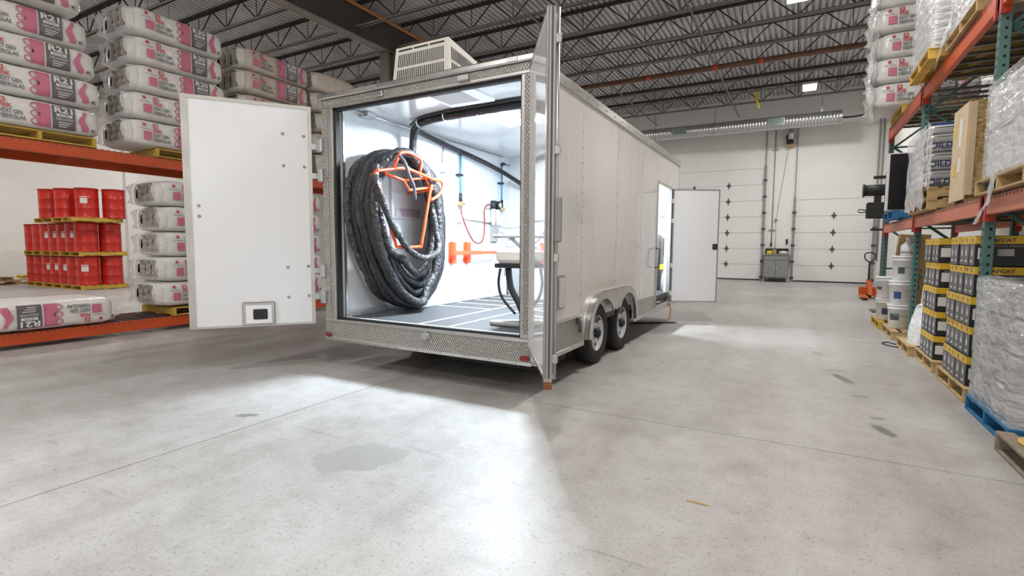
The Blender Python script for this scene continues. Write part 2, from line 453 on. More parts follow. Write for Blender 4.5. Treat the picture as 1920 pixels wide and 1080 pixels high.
def overhead_door(name, x0, x1, zt, n, dx, label):
    h = zt / n
    root = bpy.data.objects.new(name, None); COL.objects.link(root); root.location = ((x0 + x1) / 2, YB, 0); ORG[root.name] = tuple(root.location)
    struct(root); root['label'] = label
    me = None
    for i in range(n):
        m = MB(); m.box(x0, x1, YB + .02, YB + .08, i * h + .004, (i + 1) * h - .004, .006); p = m.build('door_panel', MSEC, root)
    for i in range(1, n):
        m = MB(); z = i * h; y = YB + .015
        m.prism([(dx, z - .17), (dx + .05, z), (dx, z + .17), (dx - .05, z)], 'y', y - .012, y + .006)
        m.prism([(dx - .09, z - .03), (dx + .09, z - .03), (dx + .09, z + .03), (dx - .09, z + .03)], 'y', y - .016, y)
        m.build('section_bracket', MPDARK, root)
    for (x, zz) in ((x0 - .05, zt), (x1 + .05, zt)):
        m = MB(); m.box(x - .045, x + .045, YB - .10, YB - .002, 0, zt + .1); m.build('track', MGREY, root)
        k = 0
        while k * h < zt:
            m = MB(); m.box(x - .075, x + .075, YB - .12, YB - .1, k * h + .1, k * h + .2); m.build('roller_bracket', MPDARK, root); k += 1
        m = MB(); m.box(x - .02, x + .02, YB - .08, YB - .03, zt + .1, 6.3); m.build('lift_rail', MGREY, root)
    m = MB(); m.box(x0, x1, YB - .01, YB + .06, 0, .05); m.build('bottom_seal', MSEAL, root)
    return root
overhead_door('door_1', D1[0], D1[1], D1[2], 7, -2.74, 'tall white sectional overhead door behind the trailer')
overhead_door('door_2', D2[0], D2[1], D2[2], 5, 1.19, 'white sectional overhead door right of the grey cabinet')

# fluted roof deck, flutes along Y
m = MB(); x = XL; pitch = 0.15
prof = []
while x < XR:
    prof += [(x, ZD), (x + .08, ZD), (x + .095, ZD + .07), (x + .135, ZD + .07)]; x += pitch
prof.append((XR, ZD))
vs = []; fs = []
for (a, z) in prof: vs += [(a, YF, z), (a, YB, z)]
for i in range(len(prof) - 1): fs.append((2 * i, 2 * i + 1, 2 * i + 3, 2 * i + 2))
m.add(vs, fs); m.box(XL, XR, YF, YB, ZD + .1, ZD + .2)
struct(m.build('ceiling', MDECK))

# open web joists
ZB = 7.0
def bar_mesh(dx, dz, r=.018):
    m = MB(); m.cyl((0, 0, 0), (dx, 0, dz), r, 5); return m.mesh('web_bar', MJOIST)
HP = 0.62
BU, BD, BV = bar_mesh(HP, .55), bar_mesh(HP, -.55), bar_mesh(0, .55, .011)
NEAR = ['nearest the back wall', 'second from the back wall', 'third from the back wall', 'fourth from the back wall', 'fifth from the back wall', 'sixth from the back wall',
        'seventh from the back wall', 'eighth from the back wall', 'ninth from the back wall', 'tenth from the back wall', 'eleventh from the back wall', 'twelfth from the back wall', 'thirteenth from the back wall', 'fourteenth from the back wall']
def joist(x0, x1, y, label, group):
    t = thing('roof_joist', label, 'joist', (x0, y, ZB), group)
    m = MB(); m.box(x0, x1, y - .07, y - .012, ZB, ZB + .022); m.box(x0, x1, y + .012, y + .07, ZB, ZB + .022)
    m.box(x0, x1, y - .018, y - .012, ZB, ZB + .06); m.box(x0, x1, y + .012, y + .018, ZB, ZB + .06); m.build('bottom_chord', MCHORD, t)
    m = MB(); m.box(x0, x1, y - .08, y - .012, ZD - .022, ZD - .001); m.box(x0, x1, y + .012, y + .08, ZD - .022, ZD - .001)
    m.box(x0, x1, y - .018, y - .012, ZD - .07, ZD - .02); m.box(x0, x1, y + .012, y + .018, ZD - .07, ZD - .02); m.build('top_chord', MJOIST, t)
    n = int((x1 - x0) / HP)
    for i in range(n):
        o = put('web_bar', BU if i % 2 == 0 else BD, t); o.location = (i * HP + .02, 0, .02 if i % 2 == 0 else .57)
        if i % 2 == 0 and i: o = put('web_bar', BV, t); o.location = (i * HP + .02, 0, .02)
GX = -10.3
for k in range(14):
    y = 22.4 - 1.545 * k
    if k < 9: joist(GX + .1, XR, y, 'dark open web roof joist over the aisle, ' + NEAR[k], 'roof joists over the aisle')
    if k > 1: joist(XL, GX - .1, y, 'dark open web roof joist above the insulation rack, ' + NEAR[k], 'roof joists above the left rack')
# girder and column
t = thing('roof_girder', 'deep brown steel roof girder above the insulation rack', 'girder', (GX, 8, 6.75))
m = MB(); m.box(GX - .008, GX + .008, YF, YB, 6.78, 7.52); m.build('web', MGIRD, t)
m = MB(); m.box(GX - .15, GX + .15, YF, YB, 6.75, 6.78); m.build('bottom_flange', MCHORD, t)
m = MB(); m.box(GX - .15, GX + .15, YF, YB, 7.52, 7.55); m.build('top_flange', MGIRD, t)
t = thing('steel_column', 'grey steel column under the roof girder behind the trailer', 'column', (GX, 11.25, 0))
m = MB(); m.box(GX - .15, GX + .15, 11.1, 11.12, 0, 6.74); m.box(GX - .15, GX + .15, 11.38, 11.4, 0, 6.74); m.box(GX - .01, GX + .01, 11.12, 11.38, 0, 6.74); m.build('shaft', MCOLUMN, t)
m = MB(); m.box(GX - .2, GX + .2, 11.05, 11.45, 0, .02); m.build('base_plate', MCOLUMN, t)
m = MB(); m.box(GX - .17, GX + .17, 11.05, 11.45, 6.74, 6.749); m.build('cap_plate', MGIRD, t)

# pipes
def pipe(name, label, pts, r, mt, cps=(), n=10, hang=()):
    t = thing(name, label, 'pipe', pts[0])
    m = MB(); m.tube(pts, r, n); m.build('pipe_run', mt, t)
    for c, ax in cps:
        m = MB(); d = Vector((.07, 0, 0)) if ax == 'x' else Vector((0, .07, 0))
        m.cyl(Vector(c) - d, Vector(c) + d, r * 1.12, 12); m.cyl(Vector(c) - d * .3, Vector(c) + d * .3, r * 1.35, 12); m.build('coupling', MREDP, t)
    for c in hang:
        m = MB(); m.cyl((c[0], c[1], c[2] + r), (c[0], c[1], ZD - .02), .007, 5); m.build('hanger_rod', MGREY, t)
pipe('sprinkler_main', 'thick rust brown sprinkler main crossing below the joists', [(GX, 16.35, 6.62), (XR, 16.35, 6.62)], .075, MRUST,
     [((-2.35, 16.35, 6.62), 'x'), ((-1.15, 16.35, 6.62), 'x'), ((-4.3, 16.35, 6.62), 'x')], hang=[(-4.3, 16.35, 6.62), (-2.35, 16.35, 6.62), (0.5, 16.35, 6.62)])
pipe('sprinkler_branch', 'thin orange pipe running beside the big girder', [(-8.65, 1, 6.62), (-8.65, YB, 6.62)], .035, MOPIPE, hang=[(-8.65, 9.9, 6.62), (-8.65, 12.9, 6.62)])
pipe('electrical_conduit', 'thin pale conduit strapped under the aisle joists', [(-2.45, 8, 6.93), (-2.45, YB, 6.93)], .022, MCHORD)
pipe('conduit_line', 'slim conduit under the joists left of the duct', [(-5.9, 8, 6.94), (-5.9, YB, 6.94)], .02, MCHORD)
pipe('black_vent_pipe', 'black horizontal pipe between duct end and right wall', [(1.25, 23.2, 6.27), (1.6, 23.2, 6.27), (2.3, 23.2, 6.33), (XR, 23.2, 6.36)], .03, MBLACK)
pipe('wall_conduit', 'thin dark conduit down the right end of the back wall', [(2.66, YB - .04, 0.9), (2.66, YB - .04, 6.9)], .022, MGREY)

# spiral duct
t = thing('spiral_duct', 'shiny round spiral air duct hung near the back wall', 'duct', (-2.5, 22.7, 6.2))
m = MB(); prof = []; x = -7.0
while x < 1.1:
    prof += [(.25, x), (.25, x + .085), (.258, x + .09), (.258, x + .1)]; x += .105
m.lathe(prof, (0, 22.7, 6.2), 'x', 24, cap=False); m.lathe([(.26, 1.1), (.26, 1.13)], (0, 22.7, 6.2), 'x', 24); m.build('duct_tube', MDUCT, t)
for gx in (-4.55, -.95):
    m = MB(); m.box(gx - .3, gx + .3, 22.41, 22.46, 6.06, 6.34, .01); gr = m.build('register', MDUCT, t)
    m = MB(); m.box(gx - .26, gx + .26, 22.405, 22.412, 6.09, 6.31); m.build('grille_opening', MGREEN, gr)
    for k in range(7):
        m = MB(); m.box(gx - .26, gx + .26, 22.396, 22.405, 6.105 + k * .03, 6.113 + k * .03); m.build('louvre', MDUCT, gr)
for hx in (-5.6, -3.2, .55):
    m = MB(); m.box(hx - .02, hx + .02, 22.695, 22.705, 6.45, 7.01); m.box(hx - .02, hx + .02, 22.34, 22.71, 6.985, 7.0); m.tube([(hx, 22.7 + .262 * cos(a), 6.2 + .262 * sin(a)) for a in [2 * pi * q / 20 for q in range(20)]], .008, 5, closed=True)
    m.build('strap_hanger', MSTEEL, t)
m = MB(); m.prism([(-1.62, 7.0), (-1.52, 7.0), (-1.50, 6.78), (-1.42, 6.4), (-1.47, 6.38), (-1.60, 6.76)], 'y', 20.84, 20.86)
tag(m.build('yellow_strap', MYEL), 'yellow strap hanging from a joist in front of the duct', 'strap')

# high bay lamps; the last three are unseen ones added as fill
HB = [(-.25, 12.8), (.1, 20.2), (-.4, 6.8), (-.4, 0.2), (-7.2, 19.5), (-13.5, 2), (-14.4, 7.4), (-13.5, 16), (-20.5, 3.6), (-20.5, 11), (-5.6, -1.6), (-.4, -5.5), (-6.6, -6)]
WHERE = ['over the aisle above the right rack', 'over the aisle in front of the overhead doors', 'over the aisle beside the trailer', 'above the camera end of the aisle',
         'behind the trailer near the duct', 'near bay beyond the left rack', 'middle bay beyond the left rack', 'far bay beyond the left rack',
         'near the drums by the left wall', 'beyond the drums by the left wall', 'added unseen as fill left of the camera', 'added unseen as fill over the aisle behind the camera', 'added unseen as fill far left behind the camera']
for (x, y), w in zip(HB, WHERE):
    t = thing('high_bay_lamp', 'square white panel lamp ' + w, 'lamp', (x, y, 6.72), 'high bay lamps')
    m = MB(); m.box(x - .22, x + .22, y - .42, y + .42, 6.73, 6.79, .012); m.build('housing', MPWHITE, t)
    m = MB(); m.box(x - .19, x + .19, y - .38, y + .38, 6.722, 6.732); m.build('diffuser', MLED, t)
    for s in (-.25, .25):
        m = MB(); m.cyl((x, y + s, 6.79), (x, y + s, ZD - .001), .006, 5); m.build('hanging_cable', MGREY, t)
    area_light('high_bay_light', (x, y, 6.70), .38, .76, HIGHBAY_POWER, (1.0, .965, .92))

# ---- back wall furniture
t = thing('wall_cabinet', 'grey two door metal cabinet between the overhead doors', 'cabinet', (-.78, 23.75, 0))
m = MB(); m.box(-1.22, -.32, 23.4, 24.1, .16, 1.08, .01); m.box(-1.22, -1.16, 23.4, 24.1, 0, .16); m.box(-.38, -.32, 23.4, 24.1, 0, .16); m.build('body', MCABG, t)
for a, b in ((-1.19, -.78), (-.76, -.35)):
    m = MB(); m.box(a, b, 23.37, 23.4, .2, .88, .005); d = m.build('door', MCABG, t)
    hx = -.82 if a < -1 else -.72
    m = MB(); m.box(hx - .012, hx + .012, 23.34, 23.37, .5, .64); m.build('handle', MSTEEL, d)
m = MB(); m.box(-1.19, -.35, 23.37, 23.4, .9, 1.05, .005); m.build('drawer', MCABG, t)
m = MB(); m.box(-1.27, -.27, 23.36, 24.14, 1.08, 1.13, .01); m.build('top', MGREY, t)
m = MB(); m.box(-1.2, -.34, 24.1, 24.14, 1.13, 1.36); m.build('back_panel', MBLACK, t)
def tool_case(x, y, w, d, h, mt, label, cat='tool'):
    t = thing('power_tool' if cat == 'tool' else 'dish', label, cat, (x, y, 1.13))
    m = MB(); m.box(x - w / 2, x + w / 2, y - d / 2, y + d / 2, 1.131, 1.13 + h, .02); m.build('body', mt, t)
    m = MB(); m.cyl((x - w * .2, y, 1.13 + h), (x + w * .25, y, 1.16 + h), .03, 8); m.build('handle', MBLACK, t)
tool_case(-1.02, 23.6, .2, .2, .14, MYEL, 'yellow and black power tool at left on the grey cabinet')
tool_case(-.84, 23.66, .14, .14, .2, MCARD, 'upright tan and black tool in the middle of the grey cabinet')
m = MB(); m.lathe([(.03, 0), (.15, .02), (.17, .06), (.16, .1), (.02, .13)], (-.52, 23.65, 1.131), 'z', 18); tag(m.build('hard_hat', MPWHITE), 'white rounded helmet at right on the grey cabinet', 'helmet')
t = thing('door_opener', 'black and silver door opener motor high between overhead doors', 'motor', (-.47, 24.1, 5.55))
m = MB(); m.box(-.6, -.36, 23.85, 24.17, 5.6, 5.95, .02); m.build('gearbox', MBLACK, t)
m = MB(); m.cyl((-.45, 23.9, 5.75), (-.45, 23.9, 6.25), .11, 14); m.build('motor', MSTEEL, t)
m = MB(); m.cyl((-.66, 24.0, 5.85), (-.3, 24.0, 5.85), .05, 10); m.build('shaft', MGREY, t)
m = MB(); m.box(-.6, -.34, 23.95, 24.19, 5.48, 5.59); m.build('bracket', MCARD, t)
m = MB(); m.cyl((-.5, 23.9, 5.48), (-.86, 24.15, 2.55), .008, 5); m.cyl((-.86, 24.15, 2.55), (-.83, 24.15, 1.4), .008, 5); m.lathe([(.03, 0), (.06, .03), (.03, .09)], (-.86, 24.12, 2.5), 'z', 8); m.build('pull_chain', MGREY, t)
t = thing('wall_riser', 'thin vertical conduit with brackets above the grey cabinet', 'conduit', (-1.02, 24.17, 1.5))
m = MB(); m.cyl((-1.0, 24.17, 1.5), (-1.0, 24.17, 6.5), .02, 6); m.build('pipe_run', MGREY, t)
for z in (2.1, 5.4):
    m = MB(); m.box(-1.12, -.88, 24.15, 24.199, z, z + .05); m.build('bracket', MGREY, t)
m = MB(); m.box(-1.03, -.97, 24.1, 24.199, 1.45, 1.6); m.build('switch_box', MBLACK, t)
t = thing('wall_switch', 'small black control box beside the right overhead door', 'switch', (-.42, 24.19, 1.6))
m = MB(); m.box(-.46, -.38, 24.12, 24.199, 1.55, 1.75, .008); m.build('box', MBLACK, t)
m = MB(); m.cyl((-.42, 24.12, 1.65), (-.42, 24.1, 1.65), .02, 8); m.build('button', MPRED, t)

# ================================================================== TRAILER
TX0, TX1, TY0, TY1, TZ0, TZ1 = -4.60, -2.01, 3.97, 10.08, 0.33, 2.97
T = thing('cargo_trailer', 'white enclosed cargo trailer with open rear doors and tandem wheels', 'trailer', (-3.3, 7.0, 0))
def tb(name, mt, *boxes, par=None, b=0.0, each=False):
    if each:
        for q in boxes: o = tb(name, mt, q, par=par, b=b)
        return o
    m = MB()
    for q in boxes: m.box(*q, b=b)
    return m.build(name, mt, par or T)
# skins, right side in riveted sheets
WC = (5.72, 6.68); WR = 0.36
def side_sheet(y0, y1, z0, z1, arch=None):
    m = MB()
    if arch:
        # sheet whose lower edge follows the wheel well
        pts = [(y0, z1), (y0, arch[0][1])] + arch[1:-1] + [(y1, arch[-1][1]), (y1, z1)]
        m.prism(pts, 'x', TX1 - .02, TX1)
    else: m.box(TX1 - .02, TX1, y0, y1, z0, z1)
    return m.build('side_panel', MSKIN, T)
g_ = .004
side_sheet(4.08, 5.115 - g_, TZ0, 2.9)
a1 = [(5.115, TZ0), (5.24, TZ0), (5.24, .45), (5.36, .70), (5.58, .84), (6.29, .86)]
side_sheet(5.115 + g_, 6.29 - g_, TZ0, 2.9, a1)
a2 = [(6.29, .86), (6.82, .84), (7.04, .70), (7.16, .45), (7.16, TZ0), (7.46, TZ0)]
side_sheet(6.29 + g_, 7.46 - g_, TZ0, 2.9, a2)
side_sheet(7.46 + g_, 8.38, TZ0, 2.9)
side_sheet(8.38, 9.45, 2.44, 2.9)
side_sheet(9.45, TY1, TZ0, 2.9)
side_sheet(8.38, 9.45, TZ0, .385)
m = MB()
for y in (5.115, 6.29, 7.46):
    z = .95 if 5.2 < y < 7.2 else .7
    while z < 2.85: m.lathe([(.009, 0), (.006, .005)], (TX1, y + .016, z), 'x', 6); z += .155
tag(m.build('rivets', MGREY, T), kind='stuff')
tb('side_panel', MSKIN, (TX0, TX0 + .02, 4.05, TY1, TZ0, 2.9))
tb('front_panel', MSKIN, (TX0, TX1, TY1 - .02, TY1, TZ0, 2.97))
tb('roof', MALUD, (TX0 + .02, TX1 - .02, TY0 + .02, TY1, 2.9, 2.965))
tr = tb('roof_rail', MALU, (TX1 - .03, TX1 + .018, TY0 + .02, TY1 + .01, 2.885, 2.98), (TX1 - .05, TX1 + .01, TY0, TY1, 2.98, 2.992), b=.006)
m = MB(); y = 4.3
while y < 10: m.lathe([(.009, 0), (.006, .006)], (TX1 + .018, y, 2.93), 'x', 8); y += .3
tag(m.build('rail_bolts', MGREY, tr), kind='stuff')
tb('roof_rail', MALU, (TX0 - .018, TX0 + .03, TY0 + .02, TY1 + .01, 2.885, 2.98), b=.006)
tb('lower_rail', MALU, (TX1 - .03, TX1 + .012, 4.05, 5.22, TZ0 - .03, TZ0 + .02), (TX1 - .03, TX1 + .012, 7.17, TY1, TZ0 - .02, TZ0 + .03), b=.005, each=True)
# stone guard
sg = tb('stone_guard', MDIAM, (TX1, TX1 + .006, 4.1, 5.2, TZ0, .64))
tb('trim_strip', MALU, (TX1, TX1 + .012, 4.1, 5.22, .63, .655), par=sg)
tb('stone_guard', MALUD, (TX1, TX1 + .005, 7.17, 8.36, TZ0, .60))
m = MB(); m.box(TX1 + .006, TX1 + .03, 5.0, 5.06, .55, .63, .006); m.tube([(TX1 + .03, 5.01, .6), (TX1 + .035, 5.01, .47)], .008, 6); m.tube([(TX1 + .03, 5.05, .6), (TX1 + .035, 5.05, .47)], .008, 6)
m.build('stabiliser_latch', MPDARK, T)
# access hatch
m = MB()
poly = []
for (cy, cz, a0) in ((4.62, 1.06, 0), (4.51, 1.06, 90), (4.51, .80, 180), (4.62, .80, 270)):
    for k in range(5):
        a = radians(a0 + k * 22.5); poly.append((cy + .035 * cos(a), cz + .035 * sin(a)))
m.prism(poly, 'x', TX1, TX1 + .02); h = m.build('access_hatch', MALUD, T)
m = MB(); m.prism([(4.565 + (p[0] - 4.565) * .7, .93 + (p[1] - .93) * .88) for p in poly], 'x', TX1 + .02, TX1 + .028); m.build('hatch_cover', MSKIN, h)
# fender: outer rounded trapezoid minus two arches
def arc(cy, cz, r, a0, a1, n): return [(cy + r * cos(radians(a0 + (a1 - a0) * k / n)), cz + r * sin(radians(a0 + (a1 - a0) * k / n))) for k in range(n + 1)]
inner = arc(WC[0], WR, .415, 180, 36, 14) + arc(6.2, .665, .07, 215, 325, 6) + arc(WC[1], WR, .415, 144, 0, 14)
outer = arc(WC[1], WR, .50, 0, 90, 10) + arc(WC[0], WR, .50, 90, 180, 10)
m = MB()
n_in, n_out = len(inner), len(outer)
# face strip as triangulated polygon
m.prism(inner + outer, 'x', TX1 + .055, TX1 + .07)
fd = m.build('fender', MALU, T)
m = MB()
vs = [(TX1 - .02, *p) for p in outer] + [(TX1 + .07, *p) for p in outer]
n = len(outer); m.smooth = True; m.add(vs, [(i, i + 1, n + i + 1, n + i) for i in range(n - 1)]); m.smooth = False
m.build('fender_flange', MALU, fd)
for xa, xb in ((TX0 + .02, TX0 + .30), (TX1 - .30, TX1 - .02)):
    m = MB(); vs = [(xa, *p) for p in outer] + [(xb, *p) for p in outer]
    m.add(vs, [(i, i + 1, n + i + 1, n + i) for i in range(n - 1)]); m.prism(outer, 'x', *((xb - .005, xb) if xa < -4 else (xa, xa + .005))); m.build('wheel_well', MBLACK, T)
# wheels
def tyre_prof():
    return [(.19, -.10), (.325, -.112), (.352, -.095), (.36, -.06), (.36, .06), (.352, .095), (.325, .112), (.25, .108), (.205, .10)]
TY = MB(); TY.lathe(tyre_prof(), (0, 0, 0), 'x', 40, cap=False); tyre_me = TY.mesh('tyre', MTYRE)
RM = MB(); RM.lathe([(.205, -.09), (.205, .085), (.212, .098), (.203, .104), (.185, .06), (.16, .05), (.13, .065), (.095, .07), (.06, .07)], (0, 0, 0), 'x', 36); rim_me = RM.mesh('rim', MRIM)
HL = MB()
for k in range(8):
    a = 2 * pi * k / 8 + .2; c = (.064, .145 * cos(a), .145 * sin(a))
    HL.lathe([(.021, 0), (.019, .004)], c, 'x', 10)
hole_me = HL.mesh('rim_holes', MHOLE)
HB_ = MB(); HB_.lathe([(.055, .06), (.052, .12), (.03, .135)], (0, 0, 0), 'x', 18); hub_me = HB_.mesh('hub', MBLACK)
LG = MB()
for k in range(6):
    a = 2 * pi * k / 6; LG.lathe([(.010, .068), (.008, .088)], (0, .078 * cos(a), .078 * sin(a)), 'x', 6)
lug_me = LG.mesh('lug_nuts', MSTEEL)
for X, sgn in ((TX1 - .115, 1), (TX0 + .115, -1)):
    for y in WC:
        w = put('tyre', tyre_me, T); w.location = (X + 3.3, y - 7.0, WR)
        if sgn < 0: w.rotation_euler = (0, 0, pi)
        for nm, me in (('rim', rim_me), ('rim_holes', hole_me), ('hub', hub_me), ('lug_nuts', lug_me)):
            q = put(nm, me, w)
            if nm in ('lug_nuts', 'rim_holes'): q['kind'] = 'stuff'
for k in range(7): tb('shade_cross_bar', MBLACK, (-4.4, -2.25, 4.25 + .8 * k, 4.33 + .8 * k, .24, .5))  # black bars added to keep light out from under the trailer
tb('shade_box', MBLACK, (-3.3, -2.2, 4.5, 5.2, .14, .26))  # black box added to stand for the deep shade behind the sill
tb('chassis_frame', MBLACK, (-4.3, -4.15, 4.3, 10.0, .22, .5), (-2.45, -2.3, 4.3, 5.3, .2, .5), (-2.5, -2.35, 5.3, 10, .22, .5), (-4.3, -2.35, 4.3, 4.4, .25, .5), each=True)
for y in WC:
    m = MB(); m.cyl((-4.4, y, WR), (-2.22, y, WR), .045, 8); m.build('axle', MBLACK, T)
# rear frame
pl_ = tb('rear_post', MALUD, (TX0, -4.44, TY0, 4.08, .555, 2.84), b=.006)
tb('diamond_strip', MDIAM, (-4.585, -4.50, TY0 - .004, TY0, .57, 2.84), par=pl_)
pr_ = tb('rear_post', MALUD, (-2.13, TX1, TY0, 4.08, .555, 2.84), b=.006)
tb('diamond_strip', MDIAM, (-2.095, -2.045, TY0 - .004, TY0, .6, 2.84), par=pr_)
hd = tb('rear_header', MALUD, (TX0, TX1, TY0, 4.08, 2.84, 2.935), b=.005)
tb('diamond_strip', MDIAM, (TX0 + .05, TX1 - .03, TY0 - .004, TY0, 2.868, 2.925), par=hd)
tb('header_rail', MALU, (TX0 - .02, TX1 + .02, TY0 - .035, 4.06, 2.935, 2.992), b=.012, par=hd)
for hx in (-3.75, -2.72):
    tb('bar_keeper', MSTEEL, (hx - .06, hx + .06, TY0 - .035, TY0, 2.865, 2.92), par=hd, b=.008)
for hx, hw in ((-4.05, .28), (-2.2, .05)):
    tb('header_plate', MALUD, (hx - hw, hx + hw, TY0 - .042, TY0 - .034, 2.945, 2.98), par=hd)
sk = tb('rear_sill', MDIAM, (TX0, TX1, TY0, 4.08, .345, .525))
tb('sill_lip', MALU, (TX0, TX1, TY0 - .008, 4.06, .525, .557), par=sk, b=.004)
tb('bottom_lip', MALU, (TX0, TX1, TY0 - .012, 4.06, .315, .352), par=sk, b=.004)
m = MB()
for k in range(9): m.lathe([(.008, 0), (.006, -.006)], (TX0 + .2 + k * .28, TY0 - .012, .334), 'y', 8)
tag(m.build('sill_bolts', MGREY, sk), kind='stuff')
tb('door_catch', MSTEEL, (-3.22, -3.12, TY0 - .04, TY0, .465, .515), (-3.19, -3.14, TY0 - .055, TY0 - .04, .45, .53), par=sk, b=.006)
for x in (-4.59, -2.12): tb('reflector', MREFL, (x, x + .09, TY0 - .018, TY0 - .004, .362, .402), b=.006)
# tail light gusset behind the right door
tb('hinge_plate', MALUD, (TX1, TX1 + .05, TY0 - .02, 4.06, .36, .75))
# gasket
tb('door_seal', MSEAL, (-4.44, -4.412, 4.0, 4.05, .557, 2.84), (-2.15, -2.13, 4.0, 4.05, .557, 2.84), (-4.44, -2.13, 4.0, 4.05, 2.812, 2.84), (-4.44, -2.13, 4.0, 4.05, .557, .578), each=True)
# interior shell
IX0, IX1, IZ0, IZ1, IYP = -4.43, -2.10, .57, 2.885, 7.82
tb('floor_deck', MRUBF, (TX0 + .02, TX1 - .02, 4.06, TY1 - .02, .50, IZ0))
for x in (-3.375, -3.0): tb('floor_strip', MWLINE, (x - .014, x + .014, 4.1, IYP - .02, IZ0, IZ0 + .004))
for y in (5.55, 6.0, 6.45, 6.9, 7.35): tb('floor_strip', MWLINE, (IX0, -3.39, y - .012, y + .012, IZ0, IZ0 + .004))
for y in (6.2, 6.9, 7.4): tb('floor_strip', MWLINE, (-2.99, IX1, y - .012, y + .012, IZ0, IZ0 + .004))
tb('floor_strip', MWLINE, (-4.4, -2.14, 4.06, 4.09, IZ0, IZ0 + .006))
tb('wall_lining', MINT, (TX0 + .02, IX0, 4.08, TY1 - .03, IZ0, IZ1))
tb('wall_lining', MINT, (IX1, TX1 - .02, 4.08, 8.40, IZ0, IZ1), (IX1, TX1 - .02, 8.40, 9.43, 2.42, IZ1), (IX1, TX1 - .02, 9.43, TY1 - .03, IZ0, IZ1))
tb('ceiling_lining', MINT, (TX0 + .02, TX1 - .02, 4.08, TY1 - .02, IZ1, 2.9))
tb('front_lining', MINT, (IX0, IX1, TY1 - .08, TY1 - .03, IZ0, IZ1))
pt = tb('partition', MINT, (IX0, IX1, IYP, IYP + .05, IZ0, IZ1))
for (a, b, z0, z1) in ((-4.05, -3.62, 1.62, 2.4), (-4.2, -3.5, .75, 1.48), (-3.4, -2.6, .75, 2.3)):
    tb('access_panel', MLEAF, (a, b, IYP - .02, IYP, z0, z1), b=.006, par=pt)
wwb = tb('wheel_box', MINT, (IX0, -4.22, 5.0, 7.4, IZ0, .88), b=.01)
tb('wheel_box', MINT, (-2.34, IX1, 5.0, 7.4, IZ0, .88), b=.01)
tb('kick_rail', MALU, (IX0, -4.405, 4.1, 4.75, IZ0, .64))
tb('corner_rail', MALU, (IX0, -4.40, 4.09, 4.11, IZ0, IZ1))
# ceiling vent
cv = tb('ceiling_vent', MLEAF, (-3.32, -2.78, 4.13, 4.62, IZ1 - .03, IZ1), b=.008)
tb('vent_grille', MGREYP, (-3.26, -2.9, 4.17, 4.5, IZ1 - .036, IZ1 - .03), par=cv)
# strip lamps
for i, x in enumerate((-3.16, -2.98)):
    s = tb('strip_lamp', MLEDS, (x - .06, x + .06, 5.08, 5.68, IZ1 - .035, IZ1 - .012), b=.012)
    tb('lamp_base', MLEAF, (x - .07, x + .07, 5.06, 5.70, IZ1 - .012, IZ1), par=s)
    area_light('strip_light', (x, 5.38, IZ1 - .04), .11, .58, STRIP_POWER, (.76, .89, 1.0))
s = tb('strip_lamp', MLEDS, (-3.4, -3.28, 8.8, 9.4, IZ1 - .035, IZ1 - .012), b=.012)
tb('lamp_base', MLEAF, (-3.42, -3.26, 8.78, 9.42, IZ1 - .012, IZ1), par=s)
area_light('strip_light_front', (-3.34, 9.1, IZ1 - .04), .11, .58, FRONT_ROOM_POWER, (.86, .94, 1.0))
# left rear door
def doorframe(H, E):
    H = Vector(H); E = Vector(E); d = (E - H).normalized(); L = (E - H).length
    return H, d, L
def door_mtx(H, d, n): return Matrix(((d.x, n.x, 0, H.x), (d.y, n.y, 0, H.y), (0, 0, 1, 0), (0, 0, 0, 1)))
H, d, L = doorframe((-4.735, 3.94, 0), (-5.46, 2.97, 0)); n = Vector((-d.y, d.x, 0)); n = n if n.dot(Vector((0, 0, 0)) - H) > 0 else -n
LM = door_mtx(H, d, n); ZB_, ZT_ = .50, 2.875
m = MB(); m.box(.0, L, -.05, 0, ZB_, ZT_, mtx=LM); D = m.build('rear_door', MDOORW, T); D['label'] = 'white left rear door swung open'
m = MB(); m.box(-.004, .035, -.055, .008, ZB_, ZT_, mtx=LM); m.box(L - .055, L + .006, -.055, .008, ZB_, ZT_, mtx=LM)
m.box(0, L, -.055, .006, ZT_ - .03, ZT_ + .006, mtx=LM); m.box(0, L, -.055, .006, ZB_ - .006, ZB_ + .016, mtx=LM); m.build('edge_frame', MALU, D)
def door_bolt(a, z):
    m = MB(); c = LM @ Vector((a, 0, z)); c2 = LM @ Vector((a, .008, z)); m.cyl(c, c2, .017, 12, .012); m.build('bolt', MGREY, D)
for a, z in ((.075, 2.56), (.285, 2.57), (.075, 2.23), (.285, 2.23), (.06, 1.14), (.27, 1.13), (.06, .81), (.27, .80), (L - .12, 1.77), (L - .12, 1.665)): door_bolt(a, z)
m = MB(); m.box(.41, .73, .0, .03, .508, .76, .01, mtx=LM); v = m.build('inlet_box', MALU, D)
m = MB(); m.box(.445, .695, .03, .04, .53, .725, .006, mtx=LM); m.build('inlet_recess', MLEAF, v)
m = MB(); m.box(.485, .625, .04, .056, .575, .685, .012, mtx=LM); m.box(.53, .57, .056, .064, .60, .66, .006, mtx=LM); m.build('power_inlet', MBLACK, v)
for z in (2.46, 2.14, 1.09, .80):
    m = MB(); m.box(-.10, .01, -.03, -.005, z - .035, z + .035, .006, mtx=LM); hn = m.build('hinge_strap', MSTEEL, D)
    tb('hinge_block', MSTEEL, (TX0 - .035, TX0 + .035, TY0 - .045, TY0, z - .075, z + .075), par=hn, b=.01)
